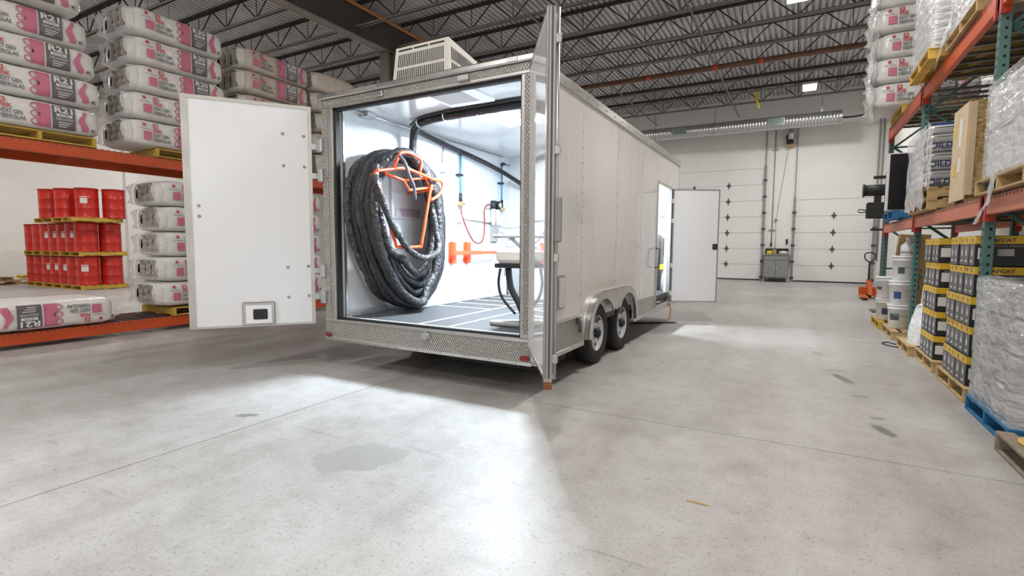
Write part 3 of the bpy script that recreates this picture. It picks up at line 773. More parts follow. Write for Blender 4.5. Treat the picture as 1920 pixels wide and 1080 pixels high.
# right rear door
H, d, L = doorframe((-2.025, 3.93, 0), (-1.435, 3.025, 0)); n = Vector((-d.y, d.x, 0)); n = n if n.x < 0 else -n
RM_ = door_mtx(H, d, n)
m = MB(); m.box(0, L, -.045, 0, ZB_, ZT_, mtx=RM_); D = m.build('rear_door', MDOORR, T); D['label'] = 'white right rear door seen edge on'
m = MB(); m.box(L - .02, L + .008, -.052, .006, ZB_ - .03, ZT_, .004, mtx=RM_); m.box(L - .05, L - .02, -.05, .004, ZB_, ZT_, mtx=RM_)
m.box(0, .03, -.05, .004, ZB_, ZT_, mtx=RM_); m.box(0, L, -.05, .004, ZT_ - .02, ZT_ + .005, mtx=RM_); m.box(0, L, -.05, .004, ZB_ - .01, ZB_ + .012, mtx=RM_); m.build('edge_frame', MALUD, D)
m = MB(); m.box(L - .04, L + .012, -.05, .0, ZB_ - .075, ZB_ - .03, mtx=RM_); m.build('corner_marker', MAMBD, D)
m = MB(); m.box(L + .0075, L + .0095, -.036, -.022, ZB_, ZT_, mtx=RM_); m.box(L + .0075, L + .0095, -.008, -.003, ZB_, ZT_, mtx=RM_); m.build('edge_seal', MPDARK, D)
m = MB(); m.cyl(RM_ @ Vector((L - .06, -.075, ZB_ - .02)), RM_ @ Vector((L - .06, -.075, ZT_ + .02)), .014, 8); lb = m.build('lock_rod', MSTEEL, D)
for z in (.62, 1.3, 2.0, 2.7):
    m = MB(); m.box(L - .085, L - .03, -.095, -.05, z - .03, z + .03, .006, mtx=RM_); m.build('rod_guide', MSTEEL, lb)
m = MB(); m.box(L - .40, L - .05, -.10, -.085, 1.44, 1.48, .004, mtx=RM_); m.box(L - .10, L - .02, -.11, -.05, 1.40, 1.70, .01, mtx=RM_); m.build('latch_handle', MGREY, D)
for z in (2.46, 2.14, 1.09, .80):
    m = MB(); m.box(-.09, .05, -.06, -.045, z - .035, z + .035, .005, mtx=RM_); m.build('hinge_strap', MSTEEL, D)
# side door
fr = tb('door_frame', MALU, (TX1 - .05, TX1 + .015, 8.38, 8.43, .385, 2.44), (TX1 - .05, TX1 + .015, 9.40, 9.45, .385, 2.44), (TX1 - .05, TX1 + .015, 8.43, 9.40, 2.39, 2.44), (TX1 - .05, TX1 + .02, 8.43, 9.40, .385, .425), b=.004, each=True)
tb('jamb_lining', MLEAF, (IX1 - .01, TX1 - .05, 8.385, 8.41, .57, 2.42), (IX1 - .01, TX1 - .05, 9.42, 9.445, .57, 2.42), par=fr, each=True)
H, d, L = doorframe((-1.985, 9.475, 0), (-1.265, 9.90, 0)); n = Vector((d.y, -d.x, 0)); n = n if n.y < 0 else -n
SM = door_mtx(H, d, n)
m = MB(); m.box(0, L, -.035, 0, .395, 2.405, mtx=SM); D = m.build('side_door', MLEAF, T); D['label'] = 'white side door standing open'
m = MB(); m.box(-.005, .018, -.04, .006, .39, 2.41, mtx=SM); m.box(L - .018, L + .005, -.04, .006, .39, 2.41, mtx=SM); m.box(0, L, -.04, .006, 2.39, 2.412, mtx=SM); m.box(0, L, -.04, .006, .385, .405, mtx=SM); m.build('edge_frame', MGREY, D)
m = MB(); m.box(L - .105, L - .015, 0, .02, 1.34, 1.44, .012, mtx=SM); lk = m.build('lock_box', MBLACK, D)
m = MB(); m.box(L - .075, L - .045, .02, .03, 1.365, 1.415, .006, mtx=SM); m.build('lock_paddle', MREFL, lk)
m = MB(); m.box(.36, .40, -.03, -.01, 2.41, 2.44, mtx=SM); m.cyl(SM @ Vector((.38, -.02, 2.43)), SM @ Vector((.38, -.02, 2.475)), .022, 8, .004); m.build('hold_back', MPDARK, D)
for z in (.55, 1.05, 1.85, 2.2):
    m = MB(); m.box(-.03, .02, -.03, .012, z - .04, z + .04, .004, mtx=SM); m.build('hinge', MPWHITE, D)
m = MB(); m.tube([(TX1 + .02, 8.25, 1.05), (TX1 + .09, 8.25, 1.06), (TX1 + .09, 8.25, 1.22), (TX1 + .09, 8.3, 1.34), (TX1 + .02, 8.32, 1.36)], .012, 8); m.build('grab_handle', MPDARK, T)
# roof air conditioner
t = thing('roof_air_conditioner', 'cream louvred air conditioner on the trailer roof', 'air conditioner', (-3.58, 4.8, 2.97))
ax0, ax1, ay0, ay1 = -3.97, -3.2, 4.4, 5.25
m = MB(); m.box(ax0 + .06, ax1 - .06, ay0 + .08, ay1 - .05, 2.966, 3.1, .01); m.build('base', MBLACK, t)
m = MB()
bot = [(ax0, ay0, 3.07), (ax1, ay0, 3.07), (ax1, ay1, 3.07), (ax0, ay1, 3.07)]
top = [(ax0 + .04, ay0 + .03, 3.515), (ax1 - .03, ay0 + .03, 3.515), (ax1 - .05, ay1 - .25, 3.44), (ax0 + .06, ay1 - .25, 3.44)]
m.add([(p[0], p[1], p[2]) for p in bot] + top, [(3, 2, 1, 0), (4, 5, 6, 7), (0, 1, 5, 4), (1, 2, 6, 5), (2, 3, 7, 6), (3, 0, 4, 7)]); sh = m.build('shroud', MACW, t)
def lerp(a, b, k): return tuple(a[i] + (b[i] - a[i]) * k for i in range(3))
def quadpt(q, u, v): return Vector(lerp(lerp(q[0], q[1], u), lerp(q[3], q[2], u), v))
def slots(q, nu, rows, nrm, name, topslot):
    nrm = Vector(nrm)
    m = MB()
    for (v0, v1) in rows:
        for k in range(nu):
            u0 = .07 + .86 * k / nu; u1 = u0 + .86 / nu * .52
            m.add([quadpt(q, u0, v0) + nrm, quadpt(q, u1, v0) + nrm, quadpt(q, u1, v1) + nrm, quadpt(q, u0, v1) + nrm], [(0, 1, 2, 3)])
    if topslot:
        for k in range(3):
            u0 = .06 + k * .3; m.add([quadpt(q, u0, .9) + nrm, quadpt(q, u0 + .27, .9) + nrm, quadpt(q, u0 + .27, .94) + nrm, quadpt(q, u0, .94) + nrm], [(0, 1, 2, 3)])
    tag(m.build(name, MBLACK, sh), kind='stuff')
slots([bot[0], bot[1], top[1], top[0]], 24, [(.16, .46), (.52, .82)], (0, -.002, 0), 'louvre_slots', True)
slots([bot[1], bot[2], top[2], top[1]], 16, [(.16, .46), (.52, .82)], (.002, 0, 0), 'louvre_slots', False)

# ================================================================== IN THE TRAILER
def catmull(P, closed=False, k=8):
    P = [Vector(p) for p in P]; n = len(P); out = []
    rng = range(n if closed else n - 1)
    for i in rng:
        p0 = P[i - 1] if (closed or i > 0) else P[0]; p1 = P[i]; p2 = P[(i + 1) % n]
        p3 = P[(i + 2) % n] if (closed or i + 2 < n) else P[-1]
        for j in range(k):
            t = j / k
            out.append(.5 * ((2 * p1) + (p2 - p0) * t + (2 * p0 - 5 * p1 + 4 * p2 - p3) * t * t + (3 * p1 - p0 - 3 * p2 + p3) * t ** 3))
    if not closed: out.append(P[-1])
    return out
def rough_tube(m, pts, r, amp, n=12, seed=0, closed=False):
    rr = [r * (1 + amp * (noise.noise(Vector((i * .55, seed * 3.1, 0)))) ) for i in range(len(pts))]
    m.tube(pts, rr, n, closed=closed)
hc = thing('hose_coil', 'thick black jacketed spray hose hanging in a big coil', 'hose', (-4.1, 4.85, .58))
rnd = random.Random(3)
NL = 9
for i in range(NL):
    t = i / (NL - 1); X = -4.305 + .345 * t
    yl = 4.05 + .03 * t + rnd.uniform(-.03, .04); yr = 5.70 - .50 * t + rnd.uniform(-.05, .05)
    zt = 2.44 + rnd.uniform(-.03, .03); zb = .625 + rnd.uniform(0, .06) + .10 * max(0, t - .55)
    if i in (3, 6): zb += .22; yl += .10
    yc = (yl + yr) / 2 + .08
    w = lambda: X + rnd.uniform(-.022, .022)
    P = [(w(), yc - .12, zt), (w(), yr - .34, zt - .10), (w(), yr - .10, 2.08), (w(), yr, 1.6), (w(), yr - .04, 1.1), (w(), yr - .22, zb + .16), (w(), yc + .12, zb),
         (w(), yl + .48, zb + .13), (w(), yl + .24, zb + .42), (w(), yl + .08, 1.42), (w(), yl, 1.8), (w(), yl + .08, 2.12), (w(), yl + .28, zt - .09)]
    m = MB(); rough_tube(m, catmull(P, True, 7), .046, .3, 12, i, True); m.build('hose_loop', MHOSE if i % 4 else MHOSEL, hc)
# inner loops that hang short between the frame and the bottom
for i, (X, yl, yr, zb, zt) in enumerate(((-4.24, 4.30, 5.42, .86, 2.3), (-4.14, 4.26, 5.34, .98, 2.32), (-4.05, 4.24, 5.22, .80, 2.34), (-3.98, 4.20, 5.18, 1.04, 2.3))):
    yc = (yl + yr) / 2 + .12
    P = [(X, yl - .02, 2.1), (X, yl - .02, 1.75), (X, yl + .12, 1.35), (X, yl + .32, zb + .2), (X, yc, zb), (X + .02, yr - .18, zb + .14), (X, yr - .03, zb + .5), (X, yr, 1.75), (X - .01, yr - .08, 2.12)]
    m = MB(); rough_tube(m, catmull(P, False, 7), .043, .3, 12, 50 + i); m.build('short_loop', MHOSEL if i % 2 else MHOSE, hc)
P = [(-3.93, 4.10, 2.22), (-3.88, 4.03, 2.08), (-3.84, 4.02, 1.97), (-3.83, 4.19, 1.64), (-3.83, 4.32, 1.488), (-3.83, 4.47, 1.345), (-3.83, 4.66, 1.25), (-3.84, 4.87, 1.238), (-3.86, 5.06, 1.305), (-3.9, 5.13, 1.42), (-3.95, 5.14, 1.6), (-4.0, 5.12, 1.9), (-4.04, 5.02, 2.2)]
m = MB(); rough_tube(m, catmull(P, False, 7), .036, .25, 10, 21); m.build('loose_loop', MHOSEL, hc)
P = [(-4.25, 5.06, 2.40), (-4.25, 5.07, 2.58), (-4.24, 5.07, 2.70), (-4.17, 5.02, 2.79), (-3.95, 4.90, 2.832), (-3.6, 4.82, 2.835), (-3.2, 4.79, 2.835), (-2.7, 4.77, 2.835), (-2.2, 4.77, 2.835)]
m = MB(); rough_tube(m, catmull(P, False, 6), .047, .12, 12, 33); m.build('supply_run', MHOSE, hc)
P2 = [(-4.22, 5.0, 2.85), (-3.9, 4.82, 2.865), (-3.3, 4.71, 2.865), (-2.6, 4.68, 2.865), (-2.2, 4.68, 2.865)]
m = MB(); m.tube(catmull(P2, False, 5), .016, 8); m.build('cable_run', MHOSE, hc)
for x in (-4.0, -3.55, -3.1, -2.6):
    m = MB(); m.tube([(x, 4.80 + .05 * cos(a) + (.09 if x < -3.9 else 0), 2.833 + .05 * sin(a)) for a in [2 * pi * q / 14 for q in range(14)]], .007, 5, closed=True); m.build('tie_strap', MPWHITE, hc)
P3 = [(-3.84, 4.36, 2.35), (-3.80, 4.40, 2.28), (-3.79, 4.45, 2.16), (-3.80, 4.55, 2.03), (-3.81, 4.585, 1.89)]
m = MB(); m.tube(catmull(P3, False, 5), [.019] * 16 + [.017] * 4 + [.010], 8); m.build('hose_tail', mat('tail_braid', (.10, .11, .14), .3, bump=.8, bscale=80), hc)

# orange hanger frame
hf = thing('hose_hanger', 'orange red tubular hanger frame inside the hose coil', 'hanger', (-3.88, 4.6, 1.37))
X = -3.88
def rail(name, pts, r=.02, sm=True):
    m = MB(); m.tube(catmull(pts, False, 4) if sm else pts, r, 10); m.build(name, MORNG, hf)
rail('side_rail', [(X, 4.03, 2.14), (X, 4.02, 2.04), (X, 4.09, 2.01), (X, 4.17, 1.764), (X, 4.32, 1.416), (X, 4.37, 1.362), (X, 4.72, 1.363), (X, 4.78, 1.42), (X, 4.942, 2.025), (X, 4.99, 2.09)], .018)
rail('top_rail', [(X, 4.03, 2.147), (X, 4.26, 2.195), (X, 4.49, 2.234), (X, 4.75, 2.21), (X, 4.99, 2.176), (X, 5.15, 2.168), (X, 5.19, 2.11), (X, 5.12, 2.003), (X, 4.955, 1.92)], .018)
rail('arch', [(X, 4.31, 2.21), (X, 4.40, 2.365), (X, 4.44, 2.40), (X, 4.58, 2.418), (X, 4.75, 2.38), (X, 4.78, 2.348), (X, 4.753, 2.22)], .018)
rail('saddle_frame', [(X - .02, 4.18, 2.145), (X - .05, 4.53, 2.11), (X - .05, 4.62, 2.01), (X - .05, 4.99, 2.075), (X - .03, 4.89, 2.18), (X - .05, 4.53, 2.11)], .016, False)
rail('wall_arm', [(X, 4.03, 2.13), (X - .3, 4.2, 2.12), (IX0, 4.25, 2.12)], .016, False)
rail('wall_arm', [(X, 4.98, 2.06), (X - .3, 5.1, 2.04), (IX0, 5.15, 2.04)], .016, False)
# wall shelves and box
sh = thing('wall_shelf_unit', 'white shelf unit on the trailer wall behind the hose', 'shelf', (IX0, 5.3, 1.3))
tb('back_panel', MLEAF, (IX0, IX0 + .012, 4.85, 5.8, 1.3, 2.2), par=sh)
for z in (1.34, 1.715, 2.03): tb('shelf', MPWHITE, (IX0 + .012, IX0 + .042, 4.85, 5.8, z, z + .025), par=sh)
for y in (4.84, 5.8): tb('end_panel', MLEAF, (IX0, IX0 + .042, y, y + .015, 1.3, 2.2), par=sh)
bx_ = thing('shelf_box', 'white and lilac carton lying on the middle wall shelf', 'carton', (IX0 + .05, 5.15, 1.741))
tb('carton', MPWHITE, (IX0 + .014, IX0 + .04, 4.92, 5.4, 1.741, 1.85), par=bx_)
m = MB(); m.prism([(5.02, 1.745), (5.38, 1.745), (5.38, 1.845), (4.97, 1.845)], 'x', IX0 + .0402, IX0 + .041); m.build('printed_panel', mat('lilac', (.5, .4, .5), .5), bx_)
# left wall electrics and air lines
cd = thing('ceiling_conduit', 'grey conduit with junction box along the trailer ceiling edge', 'conduit', (-4.35, 4.4, 2.85))
m = MB(); m.tube([(-4.37, 4.1, 2.86), (-4.37, 4.92, 2.86), (-4.37, 5.2, 2.86), (-4.37, 7.5, 2.86)], .012, 8); m.build('pipe_run', MSTEEL, cd)
tb('junction_box', MSTEEL, (-4.42, -4.3, 4.36, 4.50, 2.825, 2.884), par=cd, b=.006)
def outlet(y, z, label, drop):
    t = thing('wall_outlet', label, 'outlet', (IX0, y, z))
    tb('box', MALUD, (IX0, IX0 + .05, y - .055, y + .055, z - .07, z + .07), par=t, b=.008)
    tb('face_plate', MPWHITE, (IX0 + .05, IX0 + .056, y - .045, y + .045, z - .06, z + .06), par=t)
    if drop:
        m = MB(); m.tube([(IX0 + .02, y, z + .07), (IX0 + .02, y + .01, z + .2), (IX0 + .02, y + .05, 2.85)], .01, 6); m.build('conduit_drop', MSTEEL, t)
outlet(5.90, 2.47, 'grey outlet box high on the wall right of the coil', True)
outlet(6.31, 1.79, 'grey outlet box below the first blue air line', False)
ra = thing('wall_raceway', 'grey raceway conduit running level along the trailer wall', 'conduit', (IX0, 7, 1.78))
m = MB(); m.tube([(IX0 + .015, 6.37, 1.79), (IX0 + .015, 7.35, 1.74)], .013, 8); m.build('pipe_run', MALUD, ra)
def airline(y, zt, zb, elbow, label, fit=.0):
    t = thing('air_line', label, 'air pipe', (IX0 + .04, y, zb))
    x = IX0 + .05
    m = MB(); m.tube([(x, y, zb), (x, y, zt)], .014, 8); m.build('pipe_run', MPEX, t)
    m = MB(); m.tube([(x, y, zt), (x, y, zt + .03), (x, y + .04, zt + .045), (x, y + .08, zt + .045)], .024, 8); m.build('elbow', MBLACK, t)
    m = MB(); m.tube([(x, y + .06, zt + .045), (x, y + elbow, zt + .04)], .013, 8); m.build('header_pipe', MPEX, t)
    tb('clip', MBLACK, (IX0, x + .02, y - .06, y + .04, zt - .30, zt - .27), par=t)
    m = MB(); m.cyl((x, y, zb), (x, y, zb + .12), .024, 8); m.build('coupling', MBLACK, t)
    m = MB(); m.cyl((x, y, zb - .07), (x, y, zb), .03, 8); m.cyl((x, y - .05, zb - .03), (x, y + .1, zb - .03), .014, 6); m.build('valve', MBRASS, t)
airline(6.30, 2.70, 2.03, .42, 'blue air line drop nearest the hose coil')
airline(7.50, 2.71, 2.03, .25, 'blue air line drop beside the regulator')
rg = thing('air_regulator', 'black filter regulator with gauges on the trailer wall', 'regulator', (IX0 + .08, 7.28, 2.0))
for y in (7.18, 7.32):
    m = MB(); m.cyl((IX0 + .08, y, 1.72), (IX0 + .08, y, 1.98), .035, 10); m.build('bowl', MPWHITE, rg)
    m = MB(); m.cyl((IX0 + .08, y, 1.98), (IX0 + .08, y, 2.11), .045, 10); m.build('regulator_head', MBLACK, rg)
m = MB(); m.cyl((IX0 + .12, 7.25, 2.04), (IX0 + .17, 7.25, 2.04), .045, 14); gg = m.build('gauge', MBLACK, rg)
m = MB(); m.cyl((IX0 + .17, 7.25, 2.04), (IX0 + .172, 7.25, 2.04), .036, 14); m.build('dial', MPWHITE, gg)
m = MB(); m.box(IX0, IX0 + .1, 7.2, 7.3, 1.45, 1.72); m.cyl((IX0 + .05, 7.25, .9), (IX0 + .05, 7.25, 1.5), .03, 10); m.build('stand_pipe', MALUD, rg)
ah = thing('air_hose', 'thin red air hose looping below the blue air lines', 'hose', (IX0 + .06, 6.7, 1.42))
m = MB(); m.tube(catmull([(IX0 + .05, 6.30, 1.97), (IX0 + .06, 6.32, 1.82), (IX0 + .07, 6.44, 1.62), (IX0 + .07, 6.6, 1.46), (IX0 + .07, 6.78, 1.42), (IX0 + .07, 6.9, 1.52), (IX0 + .07, 6.93, 1.75), (IX0 + .07, 6.92, 1.95), (IX0 + .08, 7.0, 2.03), (IX0 + .08, 7.15, 2.03)], False, 6), .011, 8); m.build('hose_run', MREDH, ah)
cb = thing('cable_bundle', 'black cables sagging from the trailer ceiling corner to the partition', 'cable', (-4.3, 6.3, 2.8))
for k in range(2):
    q = k * .04
    m = MB(); m.tube(catmull([(-4.2, 5.1, 2.82 - q), (-4.33, 5.5, 2.83 - q), (-4.35, 5.95, 2.79 - q), (-4.34, 6.5, 2.74 - q), (-4.3, 7.05, 2.66 - q), (-4.2, 7.4, 2.55 - q), (-4.0, 7.6, 2.38 - q), (-3.85, 7.7, 2.2 - q)], False, 5), .018, 8); m.build('cable', MBLACK, cb)
wc = thing('whip_cables', 'two grey cables drooping beside the regulator', 'cable', (-4.2, 7.4, 1.6))
for k in range(2):
    m = MB(); m.tube(catmull([(IX0 + .05, 7.32, 1.72 - .08 * k), (-4.2, 7.5, 1.68 - .12 * k), (-3.9, 7.6, 1.75 - .1 * k), (-3.65, 7.7, 1.95 - .1 * k)], False, 5), .013, 8); m.build('cable', MGREYP, wc)
# orange wall bracket
br = thing('wall_bracket', 'orange red bracket with sliding bar on the trailer wall', 'bracket', (IX0, 6.3, 1.28))
for y in (6.1, 6.48):
    m = MB(); m.prism([(y - .05, 1.14), (y + .035, 1.1), (y + .05, 1.13), (y + .05, 1.41), (y + .02, 1.45), (y - .05, 1.42)], 'x', IX0, IX0 + .02); m.box(IX0 + .02, IX0 + .09, y - .02, y + .03, 1.12, 1.43); m.build('back_plate', MORNG, br)
tb('sliding_bar', MORNG, (IX0 + .09, IX0 + .14, 6.0, 6.75, 1.245, 1.305), par=br, b=.004)
tb('inner_bar', MORNG, (IX0 + .098, IX0 + .132, 6.75, 7.42, 1.255, 1.297), par=br)
# white base post under regulator and the bin
tb('pedestal', MLEAF, (IX0, IX0 + .14, 7.2, 7.42, .57, 1.42))
tcn = thing('trash_bin', 'tall grey plastic bin at the far end of the trailer', 'bin', (-4.13, 7.52, IZ0))
m = MB(); m.add([(-4.21, 7.44, IZ0 + .001), (-4.03, 7.44, IZ0 + .001), (-4.03, 7.62, IZ0 + .001), (-4.21, 7.62, IZ0 + .001), (-4.25, 7.41, 1.07), (-3.99, 7.41, 1.07), (-3.99, 7.66, 1.07), (-4.25, 7.66, 1.07)],
      [(3, 2, 1, 0), (0, 1, 5, 4), (1, 2, 6, 5), (2, 3, 7, 6), (3, 0, 4, 7)]); m.build('body', MGREYP, tcn)
tb('rim', MGREYP, (-4.265, -4.245, 7.4, 7.67, 1.05, 1.085), (-3.995, -3.975, 7.4, 7.67, 1.05, 1.085), (-4.25, -3.99, 7.395, 7.415, 1.05, 1.085), (-4.25, -3.99, 7.655, 7.675, 1.05, 1.085), par=tcn, each=True)
# gun stand behind the right rear post
gs = thing('machine_stand', 'grey pedestal stand with T handle behind the rear post', 'stand', (-2.5, 4.62, IZ0))
m = MB(); m.tube(catmull([(-2.28, 4.72, .60), (-2.66, 4.50, .595), (-2.70, 4.46, .595), (-2.66, 4.42, .595), (-2.3, 4.40, .60)], False, 5), .026, 10); m.tube([(-2.45, 4.6, .60), (-2.40, 4.55, .72)], .025, 8); m.build('base_foot', MGREYP, gs)
m = MB(); m.tube(catmull([(-2.40, 4.55, .68), (-2.46, 4.56, .8), (-2.56, 4.58, .95), (-2.6, 4.59, 1.15)], False, 6), .034, 10); m.build('column', MBLACK, gs)
m = MB(); m.tube(catmull([(-2.64, 4.5, 1.15), (-2.65, 4.48, 1.0), (-2.6, 4.47, .85), (-2.45, 4.47, .7)], False, 6), .014, 8); m.build('cord', MBLACK, gs)
m = MB(); m.box(-2.69, -2.28, 4.46, 4.74, 1.20, 1.355, .04); m.build('machine_housing', MACW, gs)
tb('tray', MBLACK, (-2.7, -2.3, 4.47, 4.73, 1.155, 1.2), par=gs, b=.01)
m = MB(); m.box(-2.78, -2.24, 4.55, 4.63, 1.46, 1.495, .016); m.tube([(-2.58, 4.59, 1.465), (-2.42, 4.59, 1.345)], .02, 8); m.build('handle', MGREYP, gs)
# front room seen through the side door
fc = thing('front_room_cabinet', 'tall dark cabinet seen through the open side door', 'cabinet', (-2.5, 9.85, IZ0))
tb('body', MCABG, (-2.75, -2.30, 9.72, 9.99, IZ0 + .001, 1.62), par=fc, b=.01)
tb('door', mat('dark_slate', (.05, .06, .07), .4), (-2.73, -2.32, 9.70, 9.72, IZ0 + .05, 1.58), par=fc)
ts = thing('work_light', 'yellow work light on a small white tripod inside side door', 'lamp', (-2.19, 9.75, IZ0))
for k in range(3):
    a = k * 2.1 + .5; m = MB(); m.tube([(-2.19 + .06 * cos(a), 9.75 + .07 * sin(a), IZ0 + .012), (-2.19, 9.75, .95)], .01, 6); m.build('leg', MPWHITE, ts)
tb('lamp_head', MYEL, (-2.25, -2.14, 9.70, 9.79, .95, 1.06), par=ts, b=.015)
m = MB(); m.cyl((-2.2, 9.98, 1.2), (-2.2, 9.98, 1.55), .045, 12); tag(m.build('fire_extinguisher', MREDP), 'small red extinguisher on the front wall inside side door', 'extinguisher')
m = MB(); m.box(-2.33, -2.18, 9.95, 9.998, 1.95, 2.15, .006); tag(m.build('wall_panel', MGREYP), 'grey control panel on the wall inside the side door', 'panel')
m = MB(); m.tube(catmull([(-2.0, 9.42, .40), (-1.97, 9.44, .25), (-1.99, 9.46, .08), (-2.04, 9.44, .012), (-1.95, 9.5, .012), (-1.85, 9.48, .012)], False, 6), .011, 6); tag(m.build('extension_cord', MAMB), 'orange cord dropping from the side door sill to the floor', 'cord')
m = MB(); m.tube(catmull([(-1.9, 9.5, .015), (-2.2, 9.3, .015), (-2.8, 8.9, .015), (-3.6, 8.7, .015)], False, 6), .014, 6); tag(m.build('power_cable', MBLACK), 'black cable on the floor running under the trailer', 'cable')

# ================================================================== PALLETS
def pallet_proto(mt, name='wood_pallet'):
    t = bpy.data.objects.new(name, None); COL.objects.link(t); t.empty_display_size = .1
    bm = MB(); bm.box(-.05, .05, -.6, .6, 0, .018, .002); bme = bm.mesh('deck_board', mt)
    sm_ = MB()
    sm_.box(-.5, .5, -.019, .019, 0, .094, .002); sme = sm_.mesh('stringer', mt)
    for i in range(7):
        o = put('deck_board', bme, t); o.location = (-.45 + .15 * i, 0, .112)
    for i in range(3):
        o = put('deck_board', bme, t); o.location = (-.45 + .45 * i, 0, 0)
    for y in (-.575, 0, .575):
        o = put('stringer', sme, t); o.location = (0, y, .018)
    return t
PAL = {}
def pallet(key, x, y, z, label, rz=0.0, lx=1.0, ly=1.2):
    mt = {'pine': MWOOD, 'yellow': MWOODY, 'grey': MWOODG, 'blue': MBLUEP}[key]
    if key not in PAL: PAL[key] = pallet_proto(mt); o = PAL[key]
    else: o = copy_tree(PAL[key])
    o.location = (x, y, z); o.rotation_euler = (0, 0, rz); o.scale = (lx, ly / 1.2, 1)
    tag(o, label, 'pallet', 'pallets in the warehouse'); return o

# ================================================================== RACKS
def rack(name, label, front, back, sgn, levels, posts, ztop, bays, beam_mats, y_mid, hole=True):
    """front/back: X of the two frames; sgn: direction from the rack front to the aisle."""
    t = thing(name, label, 'rack', (front, y_mid, 0))
    inw = -sgn
    for y in posts:
        for X, nm in ((front, 'upright'), (back, 'upright')):
            x0, x1 = sorted((X, X + (inw if X == front else sgn) * .075))
            m = MB(); m.box(x0, x1, y - .042, y + .042, .01, ztop, .006); p = m.build(nm, MRACKG, t)
            m = MB(); m.box(x0 - .03, x1 + .03, y - .07, y + .07, 0, .01); m.build('foot_plate', MRACKG, p)
            if hole and X == front:
                m = MB(); z = .1
                fx = front + sgn * .0008
                while z < ztop - .05:
                    for yy in (-.022, .022):
                        m.prism([(y + yy - .008, z - .012), (y + yy + .008, z - .012), (y + yy + .010, z + .008), (y + yy, z + .014), (y + yy - .010, z + .008)], 'x', fx, fx + sgn * .0004)
                    # side face holes toward the near end
                    m.box(x0 + .03, x0 + .05, y - .0432, y - .0424, z - .012, z + .012)
                    z += .076
                tag(m.build('punched_holes', MHOLE, p), kind='stuff')
        z = .25; k = 0
        lo, hi = sorted((front + inw * .075, back + sgn * .075))
        while z < ztop - .6:
            m = MB(); a = (lo, y, z) if k % 2 == 0 else (hi, y, z); b = (hi, y, z + .75) if k % 2 == 0 else (lo, y, z + .75)
            m.tube([a, b], .02, 6); m.build('brace', MRACKG, t)
            m = MB(); m.tube([(lo, y, z), (hi, y, z)], .018, 6); m.build('brace', MRACKG, t); z += .75; k += 1
    for li, (z0, z1) in enumerate(levels):
        for (y0, y1) in bays:
            for X, fr in ((front, 1), (back, 0)):
                x0, x1 = sorted((X + (sgn * .012 if fr else 0), X + (inw if fr else sgn) * .045))
                m = MB(); m.box(x0, x1, y0, y1, z0, z1, .006); bmo = m.build('beam', beam_mats[li] if fr else MRACKO, t)
                for yy in (y0, y1):
                    m = MB(); w = .05 if yy == y0 else -.05; a, b = sorted((yy, yy + w)); m.box(x0 - .006, x1 + .006, a, b, z0 - .06, z1 + .02, .003); m.build('connector', MRACKR if li == 0 or True else MRACKO, bmo)
            # wire deck with channels
            m = MB(); lo, hi = sorted((front + inw * .01, back + sgn * .01)); y = y0 + .03
            zt = z1 + .004
            while y < y1 - .02:
                m.box(lo, hi, y - .003, y + .003, zt, zt + .006)
                fx = front + sgn * .016
                a, b = sorted((fx, fx + sgn * .005)); m.box(a, b, y - .003, y + .003, z1 - .035, zt + .006); y += .075
            for k in range(10):
                x = lo + (hi - lo) * (k + .5) / 10; m.box(x - .003, x + .003, y0 + .02, y1 - .02, zt - .006, zt)
            y = y0 + .2
            while y < y1 - .1:
                m.box(lo + .04, hi - .04, y - .025, y + .025, zt - .035, zt - .006); y += .3
            tag(m.build('wire_deck', MWIRE, t), kind='stuff')
    return t
rack('pallet_rack', 'orange beam pallet rack holding the insulation bags', -8.8, -9.87, 1, [(.06, .215), (2.57, 2.725)], [5.88, 9.0, 2.1], 2.84,
     [(-1.2, 2.05), (2.15, 5.83), (5.93, 8.95)], [MRACKO, MRACKO], 4.0, hole=False)
rack('pallet_rack', 'green upright pallet rack along the right wall', 1.40, 2.47, -1, [(1.665, 1.82), (3.385, 3.565)], [5.92, 8.98, 11.95], 5.2,
     [(2.9, 5.87), (5.97, 8.93), (9.03, 11.90)], [MRACKF, MRACKO], 8.5)

